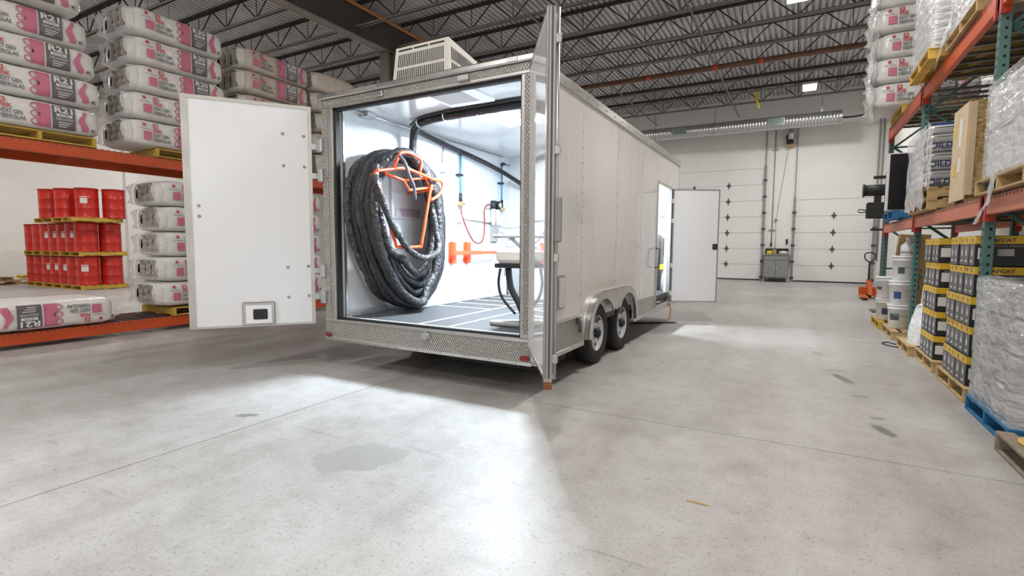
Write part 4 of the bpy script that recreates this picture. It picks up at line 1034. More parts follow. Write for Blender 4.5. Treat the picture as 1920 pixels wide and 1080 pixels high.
# ================================================================== INSULATION BAGS
def bag_proto(rtext, L, Dp, Hh, film, prints=True):
    t = bpy.data.objects.new('insulation_bag', None); COL.objects.link(t); t.empty_display_size = .1
    a, b, n = Dp / 2, Hh / 2, 6.0
    def taper(y):
        v = min(1, abs(2 * y / L)); return (1 - v ** 9) ** .30 * .97 + .03 if v < 1 else .03
    def P(y, th):
        k = taper(y); kb = .4 + .6 * k; ka = .6 + .4 * k
        c, s = cos(th), sin(th)
        wr = 1 + .018 * sin(11 * y + 2 * c) + .014 * sin(23 * y + 5 * s)
        return (a * ka * wr * math.copysign(abs(c) ** (2 / n), c), y, b + b * kb * (1 + .012 * sin(9 * y)) * math.copysign(abs(s) ** (2 / n), s))
    m = MB(); m.smooth = True
    ysn = [-.5, -.495, -.48, -.45, -.4, -.33, -.24, -.14, -.04, .06, .16, .26, .34, .41, .455, .48, .495, .5]
    NT = 28; base = 0
    for q in ysn:
        for k in range(NT): m.v.append(P(q * L, 2 * pi * (k + .5) / NT))
    for i in range(len(ysn) - 1):
        for k in range(NT):
            k2 = (k + 1) % NT; m.face([i * NT + k, i * NT + k2, (i + 1) * NT + k2, (i + 1) * NT + k])
    m.face([k for k in range(NT)]); m.face([(len(ysn) - 1) * NT + k for k in reversed(range(NT))])
    put('bag_film', m.mesh('bag_film', film), t)
    # facing batts behind clear film at the near end
    for i in range(3):
        m = MB(); x = -a * .42 + i * a * .36
        m.grid(lambda u, v: (x + a * .31 * u, -L / 2 - .012 - .035 * sin(pi * u) * (1 - .3 * v) + .008 * sin(17 * v + i), b * .38 + b * 1.3 * v), 4, 5)
        o = put('batt_end', m.mesh('batt_end', MBATT), t)
    m = MB(); m.smooth = True
    def ring(u, v):
        th = 2 * pi * u; c, s = cos(th), sin(th)
        k = 1.0 + .03 * sin(7 * th) * v - .12 * v
        fl = .10 * v + .03 * v * sin(5 * th + 1)
        return (a * .97 * k * math.copysign(abs(c) ** .5, c), -L / 2 * .965 - fl, b + b * .95 * k * math.copysign(abs(s) ** .5, s))
    m.grid(ring, 30, 3); put('end_film', m.mesh('end_film', MFILM), t)
    if prints:
        def S(u, v):  # u 0..1 along length, v -1..1 of the half height
            y = (u - .5) * L; k = taper(y); ka = .6 + .4 * k; kb = .4 + .6 * k
            vv = max(-.9, min(.9, v * .84 / max(kb, .3)))
            s = vv; c = (1 - abs(s) ** n) ** (1 / n)
            return (a * ka * c * 1.03 + .006, y, b + b * kb * s)
        m = MB(); put_patch(m, .485, .585, -.93, .93, S, 4, 14); put('pink_panel', m.mesh('pink_panel', MPINK), t)
        m = MB(); put_patch(m, .60, .775, -.93, .93, S, 6, 13); put('grey_panel', m.mesh('grey_panel', MPGREY), t)
        m = MB(); put_patch(m, .125, .205, -.62, .12, S); put('pink_square', m.mesh('pink_square', MPINK), t)
        m = MB(); m.grid(lambda a_, r_: S(.842 + .014 * sin(7 * r_ + 1) + (a_ - .5) * (.045 + .018 * sin(5 * r_)), -.85 + 1.65 * r_), 3, 12); put('pink_band', m.mesh('pink_band', MPINK), t)
        m = MB(); mats = [MPINK, MPRED, MPGREY, MPDARK, MPWHITE]; m.m = 0
        for cv in (-.62, 0, .62): put_ring(m, .475, cv, .036, .27, .3, S)
        m.m = 1; put_patch(m, .225, .27, .48, .86, S); put_patch(m, .12, .15, .55, .8, S)
        put_text(m, 'PINK', .225, .315, .10, .42, S, .03)
        m.m = 3; put_text(m, 'NEXT GEN', .225, .385, -.30, .0, S, .015); put_text(m, 'FIBERGLAS', .225, .405, -.70, -.40, S, .015)
        put_text(m, 'THAT IS FIBERGLAS', .09, .20, .28, .40, S, 0.0)
        put_text(m, 'ME2', .905, .945, -.80, -.52, S, .01)
        m.m = 4
        S2 = lambda u, v: tuple(q + (.004 if i == 0 else 0) for i, q in enumerate(S(u, v)))
        put_text(m, rtext, .615, .755, .38, .86, S2, .03)
        put_patch(m, .63, .75, .08, .30, S2)
        put_text(m, 'INSULATION', .625, .755, -.22, -.02, S2, .0)
        for k in range(3): put_patch(m, .64, .74 - .02 * k, -.42 - .17 * k, -.36 - .17 * k, S2, 2, 1)
        S3 = lambda u, v: tuple(q + (.002 if i == 0 else 0) for i, q in enumerate(S2(u, v)))
        m.m = 2; put_text(m, 'FACED', .65, .73, .12, .26, S3, .01)
        m.m = 4; put_patch(m, .588, .595, -.93, .93, S2, 1, 12); put_patch(m, .235, .26, .55, .62, S2, 1, 1); put_patch(m, .235, .26, .70, .77, S2, 1, 1)
        tag(put('lettering', m.mesh('lettering', mats), t), kind='stuff')
    return t
BAG = {'R30': bag_proto('R30', 1.40, .95, .405, MBAG), 'R21': bag_proto('R21', 1.42, .95, .385, MBAG), 'R30b': bag_proto('R30', 1.46, .95, .405, MBAGB), 'plain': bag_proto('', 1.0, .95, .41, MBAGB, False)}
USED = set()
rb = random.Random(11)
def bag(kind, x, y, z, label, group, rz=0.0, flip=False, jit=1.0):
    if kind in USED: o = copy_tree(BAG[kind])
    else: o = BAG[kind]; USED.add(kind)
    o.location = (x + rb.uniform(-.03, .03) * jit, y + rb.uniform(-.035, .035) * jit, z); o.rotation_euler = (0, 0, rz + rb.uniform(-.03, .03) * jit)
    o.scale = (1, 1 + rb.uniform(-.02, .02), 1)
    if flip: o.rotation_euler = (pi, 0, rz); o.location.z = z + .385
    tag(o, label, 'bag', group); return o
FX = -9.19
LV5 = ['lowest', 'second up', 'middle', 'fourth up', 'topmost']
for k in range(5):
    bag('R21', FX + (.1 if k == 4 else 0), 2.92 + (.02, .05, -.0, -.06, -.2)[k] , 2.865 + .392 * k, 'pink printed R21 insulation bag, %s in the leftmost upper stack' % LV5[k], 'insulation bags on the upper rack level')
for k in range(5):
    bag('R30', FX, 4.77 + (-.03, 0, .03, .02, -.02)[k], 2.868 + .41 * k, 'pink printed R30 insulation bag, %s in the upper stack above the lower stack' % LV5[k], 'insulation bags on the upper rack level')
for k in range(5):
    bag('R30b', FX, 6.55 + (.04, 0, .0, -.03, .02)[k], 2.868 + .41 * k, 'R30 insulation bag with warm light in its colour, %s in the stack above the open trailer door' % LV5[k], 'insulation bags on the upper rack level')
for k in range(5):
    bag('plain', FX + .05, 7.93 + (.05, -.04, .06, -.03, .02)[k], 2.868 + .415 * k, 'plain beige wrapped insulation bag, %s beside the trailer rear corner' % LV5[k], 'insulation bags on the upper rack level')
for k in range(4):
    bag('plain', FX + .05, 9.05, 2.868 + .415 * k + (.12 if k == 3 else 0), 'plain beige wrapped bag, %s in the stack behind the trailer top' % ['lowest', 'second up', 'third up', 'topmost'][k], 'insulation bags on the upper rack level')
for k in range(5):
    bag('R30', FX, 5.07 + (-.03, 0, .02, .03, .0)[k], .375 + .402 * k, 'R30 insulation bag with clear film end, %s in the lower stack' % LV5[k], 'insulation bags on the lower rack level')
for k in range(5):
    bag('R30', FX, 6.79, .375 + .41 * k, 'R30 insulation bag, %s between the open door and trailer post' % LV5[k], 'insulation bags on the lower rack level')
bag('R21', FX + .02, 2.98, .235, 'single R21 insulation bag lying upside down on the lower deck', 'insulation bags on the lower rack level', flip=True, jit=0)
pallet('yellow', -9.27, 2.98, 2.735, 'yellow pine pallet under the leftmost upper bags', ly=1.25)
pallet('yellow', -9.27, 4.98, 2.735, 'yellow pine pallet under the second upper bag stack')
pallet('yellow', -9.27, 6.5, 2.735, 'yellow pine pallet under the R30 bags above the door')
pallet('yellow', -9.27, 8.0, 2.735, 'yellow pine pallet under the plain beige bags')
pallet('yellow', -9.27, 5.12, .225, 'yellow pine pallet under the lower bag stack')
pallet('yellow', -9.27, 6.8, .225, 'yellow pine pallet under the bags beside the trailer post')

# ================================================================== DRUMS
dp = bpy.data.objects.new('steel_drum', None); COL.objects.link(dp)
m = MB(); prof = [(.275, 0), (.292, .005), (.292, .02), (.285, .03), (.285, .27), (.295, .285), (.285, .30), (.285, .57), (.295, .585), (.285, .60), (.285, .85), (.292, .86), (.292, .88), (.28, .882), (.275, .868)]
m.lathe(prof, (0, 0, 0), 'z', 28); put('drum_shell', m.mesh('drum_shell', MDRUM), dp)
m = MB(); m.tube([(.29 * cos(a), .29 * sin(a), .845) for a in [2 * pi * k / 24 for k in range(24)]], .012, 5, closed=True); put('lid_ring', m.mesh('lid_ring', mat('ring_dark_red', (.25, .012, .01), .4, .3)), dp)
m = MB(); m.grid(lambda u, v: (.287 * cos(-.95 + .62 * u), .287 * sin(-.95 + .62 * u), .42 + .2 * v), 5, 1); lab_me = m.mesh('paper_label', MPAPER)
dfirst = [True]
dpl = lambda x, y, z, k, wide: thing
def drum(x, y, z, label, lab=True, rz=0.0):
    o = dp if dfirst[0] else copy_tree(dp); dfirst[0] = False
    o.location = (x, y, z); o.rotation_euler = (0, 0, rz)
    for ch in list(o.children):
        if ch.name.startswith('paper_label'): bpy.data.objects.remove(ch)
    if lab: put('paper_label', lab_me, o)
    tag(o, label, 'drum', 'red steel drums by the left wall')
TIER = ['bottom', 'middle']
for ti, z in enumerate((.131, 1.145)):
    drum(-18.92, 7.98, z, 'red steel drum at the right end of the %s tier' % TIER[ti], lab=False)
    for k in range(7):
        drum(-18.92 - .6 * k, 7.36, z, 'red steel drum on the %s tier, %s from the right in the front row' % (TIER[ti], NTH[k]), lab=(k in (0, 2, 3, 4) if ti == 0 else k in (1, 2, 3, 4)))
for k, (x, y) in enumerate(((-18.5, 7.95), (-18.75, 7.36), (-19.45, 7.12), (-20.2, 7.0), (-20.75, 7.35))):
    drum(x, y, 2.16, 'red steel drum on the top tier, %s from the right' % NTH[k], lab=(k == 1))
for ti, z in enumerate((0, 1.014)):
    for k in range(3):
        pallet('yellow', -19.2 - 1.35 * k, 7.65, z, 'yellow pallet under the %s tier of drums, %s from the right' % (TIER[ti], NTH[k]), rz=pi / 2, lx=1.25, ly=1.3)
for k in range(2): pallet('yellow', -18.95 - 1.3 * k, 7.45, 2.029, 'yellow pallet under the top tier of drums, %s from the right' % NTH[k], rz=pi / 2, lx=1.3, ly=1.28)
pallet('pine', -23.3, 6.3, 0, 'weathered pallet on the floor near the left wall')
pallet('pine', -23.4, 6.2, .131, 'weathered pallet stacked on another near the left wall', rz=.12)
pallet('pine', -23.6, 7.62, 0, 'low pallet carrying yellow straps near the drums', lx=.85, ly=1.1)
yr_ = thing('strap_pile', 'loose pile of yellow webbing straps left of the drums', 'straps', (-23.55, 7.6, .131))
for k in range(7):
    q = random.Random(k); m = MB()
    m.tube(catmull([(-23.6 + q.uniform(-.32, .3), 7.6 + q.uniform(-.4, .4), .17 + q.uniform(0, .14)) for _ in range(6)], True, 4), .03, 6, closed=True); m.build('strap', MYEL, yr_)

# ================================================================== RIGHT RACK GOODS
# upper level
pallet('yellow', 1.87, 11.1, 3.575, 'yellow pallet under the pink bags on the upper right rack')
for k in range(5):
    bag('R30', 1.70, 11.13, 3.71 + .41 * k, 'pink printed insulation bag, %s on the upper right rack' % LV5[k], 'insulation bags on the right rack', rz=-pi / 2)
fd_ = thing('torn_film', 'torn white plastic film hanging off the upper right bags', 'plastic film', (1.12, 11.0, 3.6))
for k in range(6):
    q = random.Random(40 + k); m = MB(); m.smooth = True
    y0 = 10.68 + .02 * k; z0 = 3.5 + .42 * k * .8; w = .42 + q.uniform(0, .2); h = .55 + q.uniform(0, .35)
    def sheet(u, v, k=k, y0=y0, z0=z0, w=w, h=h):
        nn = noise.noise(Vector((u * 3 + k, v * 3, k * 1.7)))
        return (1.02 - .06 * sin(pi * v) + .07 * nn - .02 * (k % 2), y0 - .06 + w * u + .05 * noise.noise(Vector((v * 4, k, 1))), z0 + h * v + .08 * noise.noise(Vector((u * 5, k, 4))))
    m.grid(sheet, 8, 10); m.build('film_sheet', MFILM, fd_)
def wrapped_load(name, label, x0, x1, y0, y1, z0, z1, nl, mt, cat='pallet load', film=True, seed=1, split=1):
    t = thing(name, label, cat, ((x0 + x1) / 2, (y0 + y1) / 2, z0)); q = random.Random(seed)
    h = (z1 - z0) / nl
    for k in range(nl):
        for j in range(split):
            ya = y0 + (y1 - y0) * j / split + .003; yb = y0 + (y1 - y0) * (j + 1) / split - .003
            m = MB(); m.box(x0 + q.uniform(0, .025), x1 - q.uniform(0, .02), ya + q.uniform(0, .012), yb - q.uniform(0, .012), z0 + k * h + .002, z0 + (k + 1) * h - .003, min(.02, h * .25)); m.build('wrapped_layer', mt, t)
    if film:
        m = MB(); m.smooth = True
        def wrap(u, v):
            a = u * 4; e = .016 + .012 * noise.noise(Vector((u * 30, v * 9, seed)))
            if a < 1: p = (x0 - e, y1 - (y1 - y0) * a)
            elif a < 2: p = (x0 + (x1 - x0) * (a - 1), y0 - e)
            elif a < 3: p = (x1 + e, y0 + (y1 - y0) * (a - 2))
            else: p = (x1 - (x1 - x0) * (a - 3), y1 + e)
            return (p[0], p[1], z0 - .03 + (z1 - z0 + .05) * v + (.03 * noise.noise(Vector((u * 22, 0, seed))) if v in (0, 1) else 0))
        m.grid(wrap, 64, 14); m.build('stretch_film', MFILM2, t)
    return t
MFILM2 = mat('stretch_film', (.86, .87, .87), .14, bump=.8, bscale=6, bdist=.06, alpha=.38, stretch=(1, 1, 3))
pallet('yellow', 1.75, 8.31, 3.575, 'yellow pallet under the white wrapped sheets, upper right rack', lx=1.05, ly=1.15)
wrapped_load('wrapped_sheets', 'tall white wrapped stack of sheets on the upper right rack', 1.25, 2.28, 7.74, 8.88, 3.71, 5.4, 22, MWRAP, seed=3)
pallet('pine', 1.85, 7.0, 3.575, 'wooden pallet nearest the camera on the upper right rack')
wrapped_load('wrapped_sacks', 'wrapped load at the near top of the right rack', 1.38, 2.35, 6.45, 7.55, 3.71, 5.0, 6, MWRAP, seed=5)
m = MB(); m.smooth = True
m.grid(lambda u, v: (1.385 - .09 * v + .03 * noise.noise(Vector((u * 4, v * 3, 2))), 7.3 + .16 * u + .35 * v, 4.05 - .55 * v + .08 * noise.noise(Vector((u * 3, v * 4, 7)))), 5, 10)
tag(m.build('film_tail', MFILM), 'loose film tail hanging over the top beam of the right rack', 'plastic film')
# middle level: black panel, absorbent bags, crate, wrapped load
pallet('blue', 1.75, 10.35, 1.835, 'blue pallet under the black panel on the right rack', lx=1.0, ly=1.0)
bp_ = thing('display_panel', 'black upright panel with white side edge on the right rack', 'panel', (1.7, 10.2, 1.967))
tb('panel_face', MBLKGL, (1.2, 2.1, 9.98, 10.0, 1.985, 2.84), par=bp_); tb('panel_body', MPWHITE, (1.17, 2.12, 10.0, 10.09, 1.967, 2.86), par=bp_, b=.004)
pallet('pine', 1.78, 8.31, 1.835, 'lower of two pallets under the blue lettered sacks', lx=.95)
pallet('pine', 1.78, 8.31, 1.967, 'upper of two pallets under the blue lettered sacks', lx=.95)
sp = bpy.data.objects.new('absorbent_sack', None); COL.objects.link(sp)
m = MB(); m.smooth = True
def sack(u, v):
    th = 2 * pi * u; y = -.55 + 1.1 * v; e = (1 - abs(2 * v - 1) ** 8) ** .4 * .9 + .1
    c, s = cos(th), sin(th); return (.5 * (.9 + .1 * e) * math.copysign(abs(c) ** .4, c), y, .062 + .062 * e * math.copysign(abs(s) ** .6, s))
m.grid(sack, 24, 10); put('sack_body', m.mesh('sack_body', mat('sack_film', (.84, .84, .84), .3, bump=.4, bscale=9, bdist=.02)), sp)
m = MB(); fnS = lambda u, v: (u, -.556 - .004, v); put_text(m, 'OILDRI', -.485, -.20, .018, .108, lambda u, v: (u, -.560, v), .03); otx = m.mesh('lettering', MNAVY)
m = MB(); m.box(-.48, -.2, -.556, -.55, .085, .12); m.box(.0, .4, -.556, -.55, .08, .11); obl = m.mesh('blue_band', MBLUEL)
for k in range(7):
    o = sp if k == 0 else copy_tree(sp)
    for ch in list(o.children):
        if not ch.name.startswith('sack_body'): bpy.data.objects.remove(ch)
    if k in (0, 2, 4): put('lettering', otx, o)
    if k == 6: put('blue_band', obl, o)
    o.scale = (1, 1, .85); o.location = (1.79, 8.31, 2.10 + .106 * k); tag(o, 'white absorbent sack, %s in the film wrapped stack on right rack' % (['lowest', 'second up', 'third up', 'fourth up', 'fifth up', 'sixth up', 'topmost'][k]), 'sack', 'sacks on the right rack')
m = MB(); m.smooth = True
m.grid(lambda u, v: (1.262 + .04 * noise.noise(Vector((u * 5, v * 5, 3))), 7.76 + 1.12 * u, 1.86 + .97 * v + .05 * noise.noise(Vector((u * 6, v * 2, 9)))), 14, 14)
m.grid(lambda u, v: (1.27 + .05 * u + .02 * noise.noise(Vector((u * 5, v * 5, 3))), 7.735 + .02 * noise.noise(Vector((u * 6, v * 5, 1))), 2.12 + .74 * v - .1 * u), 5, 10)
tag(m.build('sack_film', MFILM), 'crumpled clear film hanging over the absorbent sacks', 'plastic film')
cr = thing('osb_crate', 'tall wooden crate of chipboard and plywood on the right rack', 'crate', (1.88, 6.8, 1.85))
tb('chipboard_panel', MOSB, (1.40, 2.4, 6.60, 6.62, 1.90, 2.79), par=cr); tb('chipboard_panel', MOSB, (1.40, 2.4, 7.08, 7.10, 1.90, 2.79), par=cr)
tb('plywood_panel', MPLY, (1.385, 1.40, 6.585, 7.12, 1.86, 2.80), par=cr); tb('chipboard_panel', MOSB, (2.4, 2.415, 6.6, 7.1, 1.88, 2.8), par=cr)
tb('lid', MOSB, (1.40, 2.4, 6.6, 7.1, 2.79, 2.805), par=cr)
for y in (6.64, 7.02): tb('skid', MWOOD, (1.42, 2.38, y, y + .06, 1.836, 1.90), par=cr)
tb('corner_batten', MPLY, (1.40, 1.45, 6.575, 6.60, 1.9, 2.79), par=cr)
for (y, z, h, w, mt) in ((7.02, 2.52, .12, .08, MYEL), (6.82, 2.40, .28, .1, MPAPER), (6.98, 2.12, .12, .08, MBOXY), (6.8, 2.15, .14, .09, MPAPER)):
    tb('sticker', mt, (1.3825, 1.3852, y - w / 2, y + w / 2, z, z + h), par=cr)
m = MB(); m.prism([(1.55, 2.08), (1.60, 2.2), (1.57, 2.24), (1.60, 2.27), (1.66, 2.26), (1.68, 2.29), (1.71, 2.27), (1.69, 2.2), (1.62, 2.12), (1.565, 2.05)], 'y', 6.5985, 6.6002); m.build('stencil_mark', MNAVY, cr)
pallet('pine', 1.84, 5.42, 1.835, 'pallet with dangling film on the near middle right shelf', lx=1.0, ly=1.15)
wrapped_load('wrapped_carton', 'large white film wrapped load on the near middle shelf', 1.36, 2.3, 5.0, 5.84, 1.972, 2.72, 2, MWRAP, seed=8)
m = MB(); m.smooth = True
m.grid(lambda u, v: (1.335 + .02 * noise.noise(Vector((u * 3, v * 5, 3))), 5.42 + .12 * u + .42 * v * v, 2.0 - .42 * v + .02 * sin(9 * v)), 4, 12)
tag(m.build('film_tail', MFILM), 'twisted film strip dangling over the middle beam of right rack', 'plastic film')
# floor level cartons
def carton_proto():
    t = bpy.data.objects.new('foam_carton', None); COL.objects.link(t)
    W, Dx, Hc = .162, .42, .268
    m = MB(); m.box(-Dx / 2, Dx / 2, -W / 2, W / 2, 0, Hc, .003); put('carton_body', m.mesh('carton_body', MBOXK), t)
    e = .0012
    m = MB(); m.box(-Dx / 2 - e, Dx / 2 + e, -W / 2 - e, W / 2 + e, Hc - .072, Hc - .004); put('yellow_band', m.mesh('yellow_band', MBOXY), t)
    m = MB(); m.box(-Dx / 2 - e, -Dx / 2, -W / 2 + .004, W / 2 - .004, .004, Hc - .074)
    m.m = 1
    x = -Dx / 2 - e - .0006
    def dk(pts): m.add([(x, p[0], p[1]) for p in pts], [tuple(range(len(pts)))])
    dk([(.022 * cos(a), .115 + .034 * sin(a)) for a in [2 * pi * k / 12 for k in range(12)]]); dk([(-.008, .148), (.008, .148), (.006, .175), (-.006, .175)]); dk([(-.03, .03), (.03, .03), (.024, .05), (-.024, .05)])
    m.m = 2; x = -Dx / 2 - e - .0008
    dk([(-.016, Hc - .055), (.016, Hc - .055), (.022, Hc - .022), (-.010, Hc - .022)])
    tag(put('side_print', m.mesh('side_print', [MBOXG, MPWHITE, MPDARK]), t), kind='stuff')
    m = MB(); y = -W / 2 - e - .0008
    put_text(m, 'AFCAT', -.10, .06, Hc - .056, Hc - .024, lambda u, v: (u, y, v), .03)
    m.m = 1; put_text(m, 'WINDOW FOAM', -.17, .12, Hc - .10, Hc - .084, lambda u, v: (u, y, v), .0)
    m.m = 1; m.box(-.06, .05, y, y + .0006, .09, .15); m.m = 2; m.box(-.19, -.09, y, y + .0006, .06, .16)
    put('end_print', m.mesh('end_print', [MPDARK, mat('print_grey_light', (.45, .45, .45), .5), MPAPER]), t)['kind'] = 'stuff'
    return t
ct = carton_proto(); cfirst = True
def carton(x, y, z, label):
    global cfirst
    o = ct if cfirst else copy_tree(ct); cfirst = False
    o.location = (x, y, z); o.rotation_euler = (0, 0, rb.uniform(-.015, .015)); tag(o, label, 'carton', 'black and yellow cartons')
LVC = ['lowest', 'second', 'middle', 'fourth', 'top']
for ti in range(5):
    for k in range(5):
        carton(1.585 + (.01 if ti % 2 else 0) + rb.uniform(-.006, .006), 6.08 + .1685 * k, .135 + .272 * ti, 'black and yellow carton, %s tier of the nearer pallet, %s from its near end' % (LVC[ti], NTH[k]))
    carton(2.02, 6.08, .135 + .272 * ti, 'black and yellow carton facing the camera behind the near upright, %s tier' % LVC[ti])
    for k in range(4):
        carton(1.575 + (.01 if ti % 2 else 0) + rb.uniform(-.006, .006), 7.37 + .1685 * k - .03 * (ti < 4), .135 + .272 * ti, 'black and yellow carton, %s tier of the farther pallet, %s from its near end' % (LVC[ti], NTH[k]))
pallet('pine', 1.85, 6.42, 0, 'pine pallet under the nearer black and yellow cartons', lx=1.0, ly=1.05)
pallet('pine', 1.85, 7.62, 0, 'pine pallet under the farther black and yellow cartons', lx=1.0, ly=.95)
pallet('blue', 1.83, 5.2, 0, 'blue pallet under the film wrapped grey cartons', lx=1.02, ly=1.02)
wrapped_load('wrapped_goods', 'grey cartons tightly film wrapped on the blue pallet', 1.35, 2.3, 4.72, 5.68, .131, 1.12, 4, MWRAPG, seed=12, split=4)
gp = pallet('grey', 1.74, 4.02, 0, 'weathered grey pallet at the right edge of the floor', ly=1.2)
m = MB(); m.lathe([(.0, 0), (.16, 0), (.165, .006), (.165, .016), (.15, .02)], (1.45, 4.36, .1305), 'z', 28); tag(m.build('round_board', mat('round_card', (.62, .40, .10), .6, vary=.1)), 'round tan disc lying on the weathered grey pallet', 'disc')
# buckets, sack, jug
bk = bpy.data.objects.new('plastic_bucket', None); COL.objects.link(bk)
m = MB(); m.lathe([(.125, 0), (.13, .004), (.148, .30), (.158, .302), (.158, .315), (.15, .318), (.152, .345)], (0, 0, 0), 'z', 28); put('pail', m.mesh('pail', MBUCK), bk)
m = MB(); m.lathe([(.158, .345), (.163, .348), (.163, .372), (.15, .376), (.145, .368)], (0, 0, 0), 'z', 28); put('lid', m.mesh('lid', MBUCK), bk)
m = MB(); m.tube([(.155 * cos(a), .155 * sin(a), .29 - .09 * sin((a + 2.9) / 2.8 * pi)) for a in [-2.9 + 2.8 * k / 12 for k in range(13)]], .004, 5); put('handle', m.mesh('handle', MSTEEL), bk)
def blabel(mt, a0, a1, z0, z1):
    m = MB(); m.grid(lambda u, v: ((.1325 + .06 * (z0 + (z1 - z0) * v)) * cos(a0 + (a1 - a0) * u), (.1325 + .06 * (z0 + (z1 - z0) * v)) * sin(a0 + (a1 - a0) * u), z0 + (z1 - z0) * v), 6, 2); return m.mesh('printed_label', mt)
lbs = [blabel(MNAVY, -2.1, -1.3, .10, .22), blabel(MPDARK, -2.7, -2.0, .15, .2), blabel(MPDARK, -2.6, -1.7, .13, .23), blabel(MBLUEL, -2.2, -1.5, .09, .2), blabel(MPDARK, -2.2, -1.6, .1, .2)]
for i, (x, y, z, lab) in enumerate(((1.39, 11.0, .132, 'white plastic bucket on the lower of the farther pair'), (1.38, 11.02, .51, 'white plastic bucket on top of the farther pair'),
                                    (1.43, 9.95, .132, 'white bucket at the bottom of the three high stack'), (1.43, 9.93, .51, 'white bucket in the middle of the three high stack'), (1.45, 9.95, .888, 'white bucket on top of the three high stack'))):
    o = bk if i == 0 else copy_tree(bk)
    for ch in list(o.children):
        if ch.name.startswith('printed_label'): bpy.data.objects.remove(ch)
    put('printed_label', lbs[i], o); o.location = (x, y, z); o.rotation_euler = (0, 0, -.15 * (i % 2)); tag(o, lab, 'bucket', 'white buckets on the right')
pallet('yellow', 1.75, 11.1, 0, 'pallet under the pair of white buckets', ly=.95)
pallet('pine', 1.78, 9.98, 0, 'pallet under the stack of three white buckets', ly=1.0)
pallet('pine', 1.78, 8.55, 0, 'pallet under the white plastic sack', ly=.85)
sk_ = thing('white_sack', 'slumped white plastic sack on the pallet beside the cartons', 'sack', (1.5, 8.42, .131))
m = MB(); m.smooth = True
m.grid(lambda u, v: (1.52 + (.2 - .08 * v * v) * cos(2 * pi * u) * (1 + .08 * sin(6 * pi * u)), 8.40 + (.25 - .10 * v * v) * sin(2 * pi * u) * (1 + .06 * sin(10 * pi * u)), .132 + .5 * v), 24, 8); m.build('sack_body', MWRAP, sk_)
m = MB(); m.smooth = True; m.lathe([(.14, 0), (.07, .04), (.02, .06)], (1.52, 8.40, .632), 'z', 16); m.build('gathered_top', MWRAP, sk_)
jg = thing('plastic_jug', 'white plastic jug with grey band on the bucket stack', 'jug', (1.5, 10.0, 1.265))
m = MB(); m.lathe([(.09, 0), (.1, .01), (.1, .14), (.085, .17), (.04, .21), (.035, .25)], (1.5, 9.99, 1.266), 'z', 20); m.build('body', MBUCK, jg)
m = MB(); m.lathe([(.101, .03), (.1015, .032), (.1015, .07), (.101, .072)], (1.5, 9.99, 1.266), 'z', 20, cap=False); m.build('label_band', MGREYP, jg)
m = MB(); m.lathe([(.04, .25), (.04, .28)], (1.5, 9.99, 1.266), 'z', 14); m.build('cap', MPWHITE, jg)
for k, (x, y, tw, lab) in enumerate(((1.56, 11.42, .20, 'tall cardboard carton leaning by the far upright, left one'), (1.78, 11.40, .22, 'tall cardboard carton leaning by the far upright, right one'))):
    t = thing('tall_carton', lab, 'carton', (x, y, .15))
    R = Matrix.Translation((x, y, .0)) @ Matrix.Rotation(.07, 4, 'Y')
    m = MB(); m.box(-tw / 2, tw / 2, -.1, .1, .14, 1.63, .004, mtx=R); m.build('carton_body', MCARD, t)
    m = MB(); m.box(-tw / 2 - .001, tw / 2 + .001, -.102, .102, 1.1, 1.13, mtx=R); m.build('tape_band', MWOOD, t)
    m = MB()
    if k: put_text(m, 'FRAGILE', -.6, .3, -.05, .06, lambda u, v: R @ Vector((v, -.1015, .9 + u * .4)), .01)
    else: put_text(m, 'THIS SIDE', -.6, .3, -.04, .04, lambda u, v: R @ Vector((v, -.1015, .9 + u * .4)), .0)
    m.build('lettering', MPDARK, t)
m = MB(); m.box(2.3, 2.36, 12.3, 12.36, 0, .9, .01); tag(m.build('yellow_post', MYEL), 'yellow guard post beside the far rack upright', 'post')
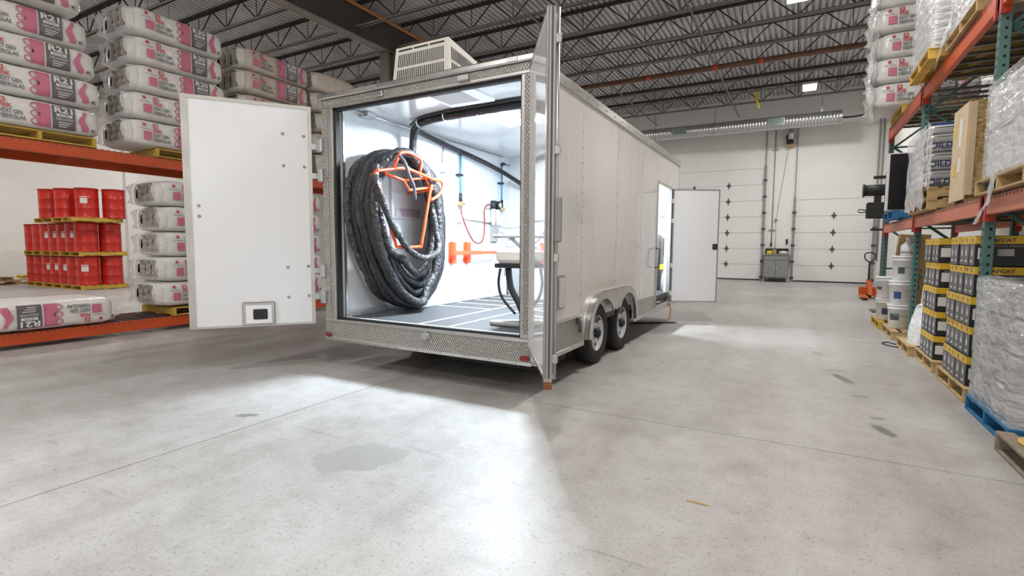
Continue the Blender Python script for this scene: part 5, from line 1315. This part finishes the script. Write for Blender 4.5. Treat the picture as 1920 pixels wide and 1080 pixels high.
# mast lift and pallet jack
ml = thing('mast_lift', 'black motor head on a tall pole beyond the right rack', 'lift', (1.6, 13.6, 0))
m = MB(); m.box(1.57, 1.63, 13.57, 13.63, .02, 3.0, .006); m.build('mast', MPDARK, ml)
m = MB(); m.box(1.45, 1.75, 13.35, 13.85, 0, .03, .006); m.build('base', MPDARK, ml)
m = MB(); m.cyl((1.18, 13.5, 2.62), (1.66, 13.5, 2.62), .12, 16); m.cyl((1.20, 13.5, 2.62), (1.17, 13.5, 2.62), .14, 16); m.build('motor', MBLACK, ml)
m = MB(); m.box(1.25, 1.66, 13.4, 13.6, 2.02, 2.36, .02); m.build('control_box', MBLACK, ml)
m = MB(); m.box(1.38, 1.5, 13.45, 13.55, 2.36, 2.55); m.box(1.35, 1.75, 13.45, 13.55, 2.86, 2.92); m.build('bracket', MBLACK, ml)
m = MB(); m.tube([(1.25, 13.5, 2.2), (1.12, 13.5, 2.22), (1.1, 13.5, 2.18), (1.14, 13.5, 2.15), (1.25, 13.5, 2.16)], .012, 6); m.build('cable_loop', MBLACK, ml)
m = MB(); m.box(1.35, 1.78, 13.42, 13.6, 1.76, 1.8); m.build('shelf_plate', MBLACK, ml)
pj = thing('pallet_jack', 'orange pallet jack parked near the right overhead door', 'pallet jack', (1.8, 17.0, 0))
for x in (1.62, 1.95):
    m = MB(); m.box(x - .08, x + .08, 16.4, 17.4, .05, .1, .01); fk = m.build('fork', MJACK, pj)
    m = MB(); m.cyl((x - .05, 16.5, .04), (x + .05, 16.5, .04), .04, 12); m.build('load_wheel', MBLACK, fk)
m = MB(); m.box(1.55, 2.02, 17.4, 17.52, .08, .3, .02); m.prism([(17.0, .1), (17.42, .1), (17.42, .45)], 'x', 1.74, 1.84); m.build('chassis', MJACK, pj)
m = MB(); m.cyl((1.70, 17.62, .1), (1.87, 17.62, .1), .1, 16); m.build('steer_wheel', MBLACK, pj)
m = MB(); m.cyl((1.785, 17.58, .15), (1.785, 17.58, .5), .06, 12); m.build('pump', MREDP, pj)
m = MB(); m.tube([(1.785, 17.58, .45), (1.785, 17.6, 1.0)], .025, 8); m.tube(catmull([(1.785, 17.6, 1.0), (1.68, 17.6, 1.08), (1.67, 17.6, 1.22), (1.785, 17.6, 1.26), (1.9, 17.6, 1.22), (1.89, 17.6, 1.08)], True, 4), .016, 8, closed=True); m.build('handle', MBLACK, pj)
# small things on the floor
m = MB(); m.box(-.47, -.36, 2.80, 2.815, 0.0005, .006, mtx=None); tag(m.build('wood_splinter', MWOOD), 'thin wooden splinter lying on the open concrete floor', 'splinter')
m = MB(); m.tube(catmull([(1.35, 8.7, .01), (1.2, 8.8, .01), (1.12, 9.0, .01), (1.2, 9.15, .01), (1.28, 9.0, .01), (1.36, 9.2, .01)], False, 5), .008, 5); tag(m.build('strap_scrap', MBLACK), 'loop of black strapping on the floor beside the pallets', 'strap')
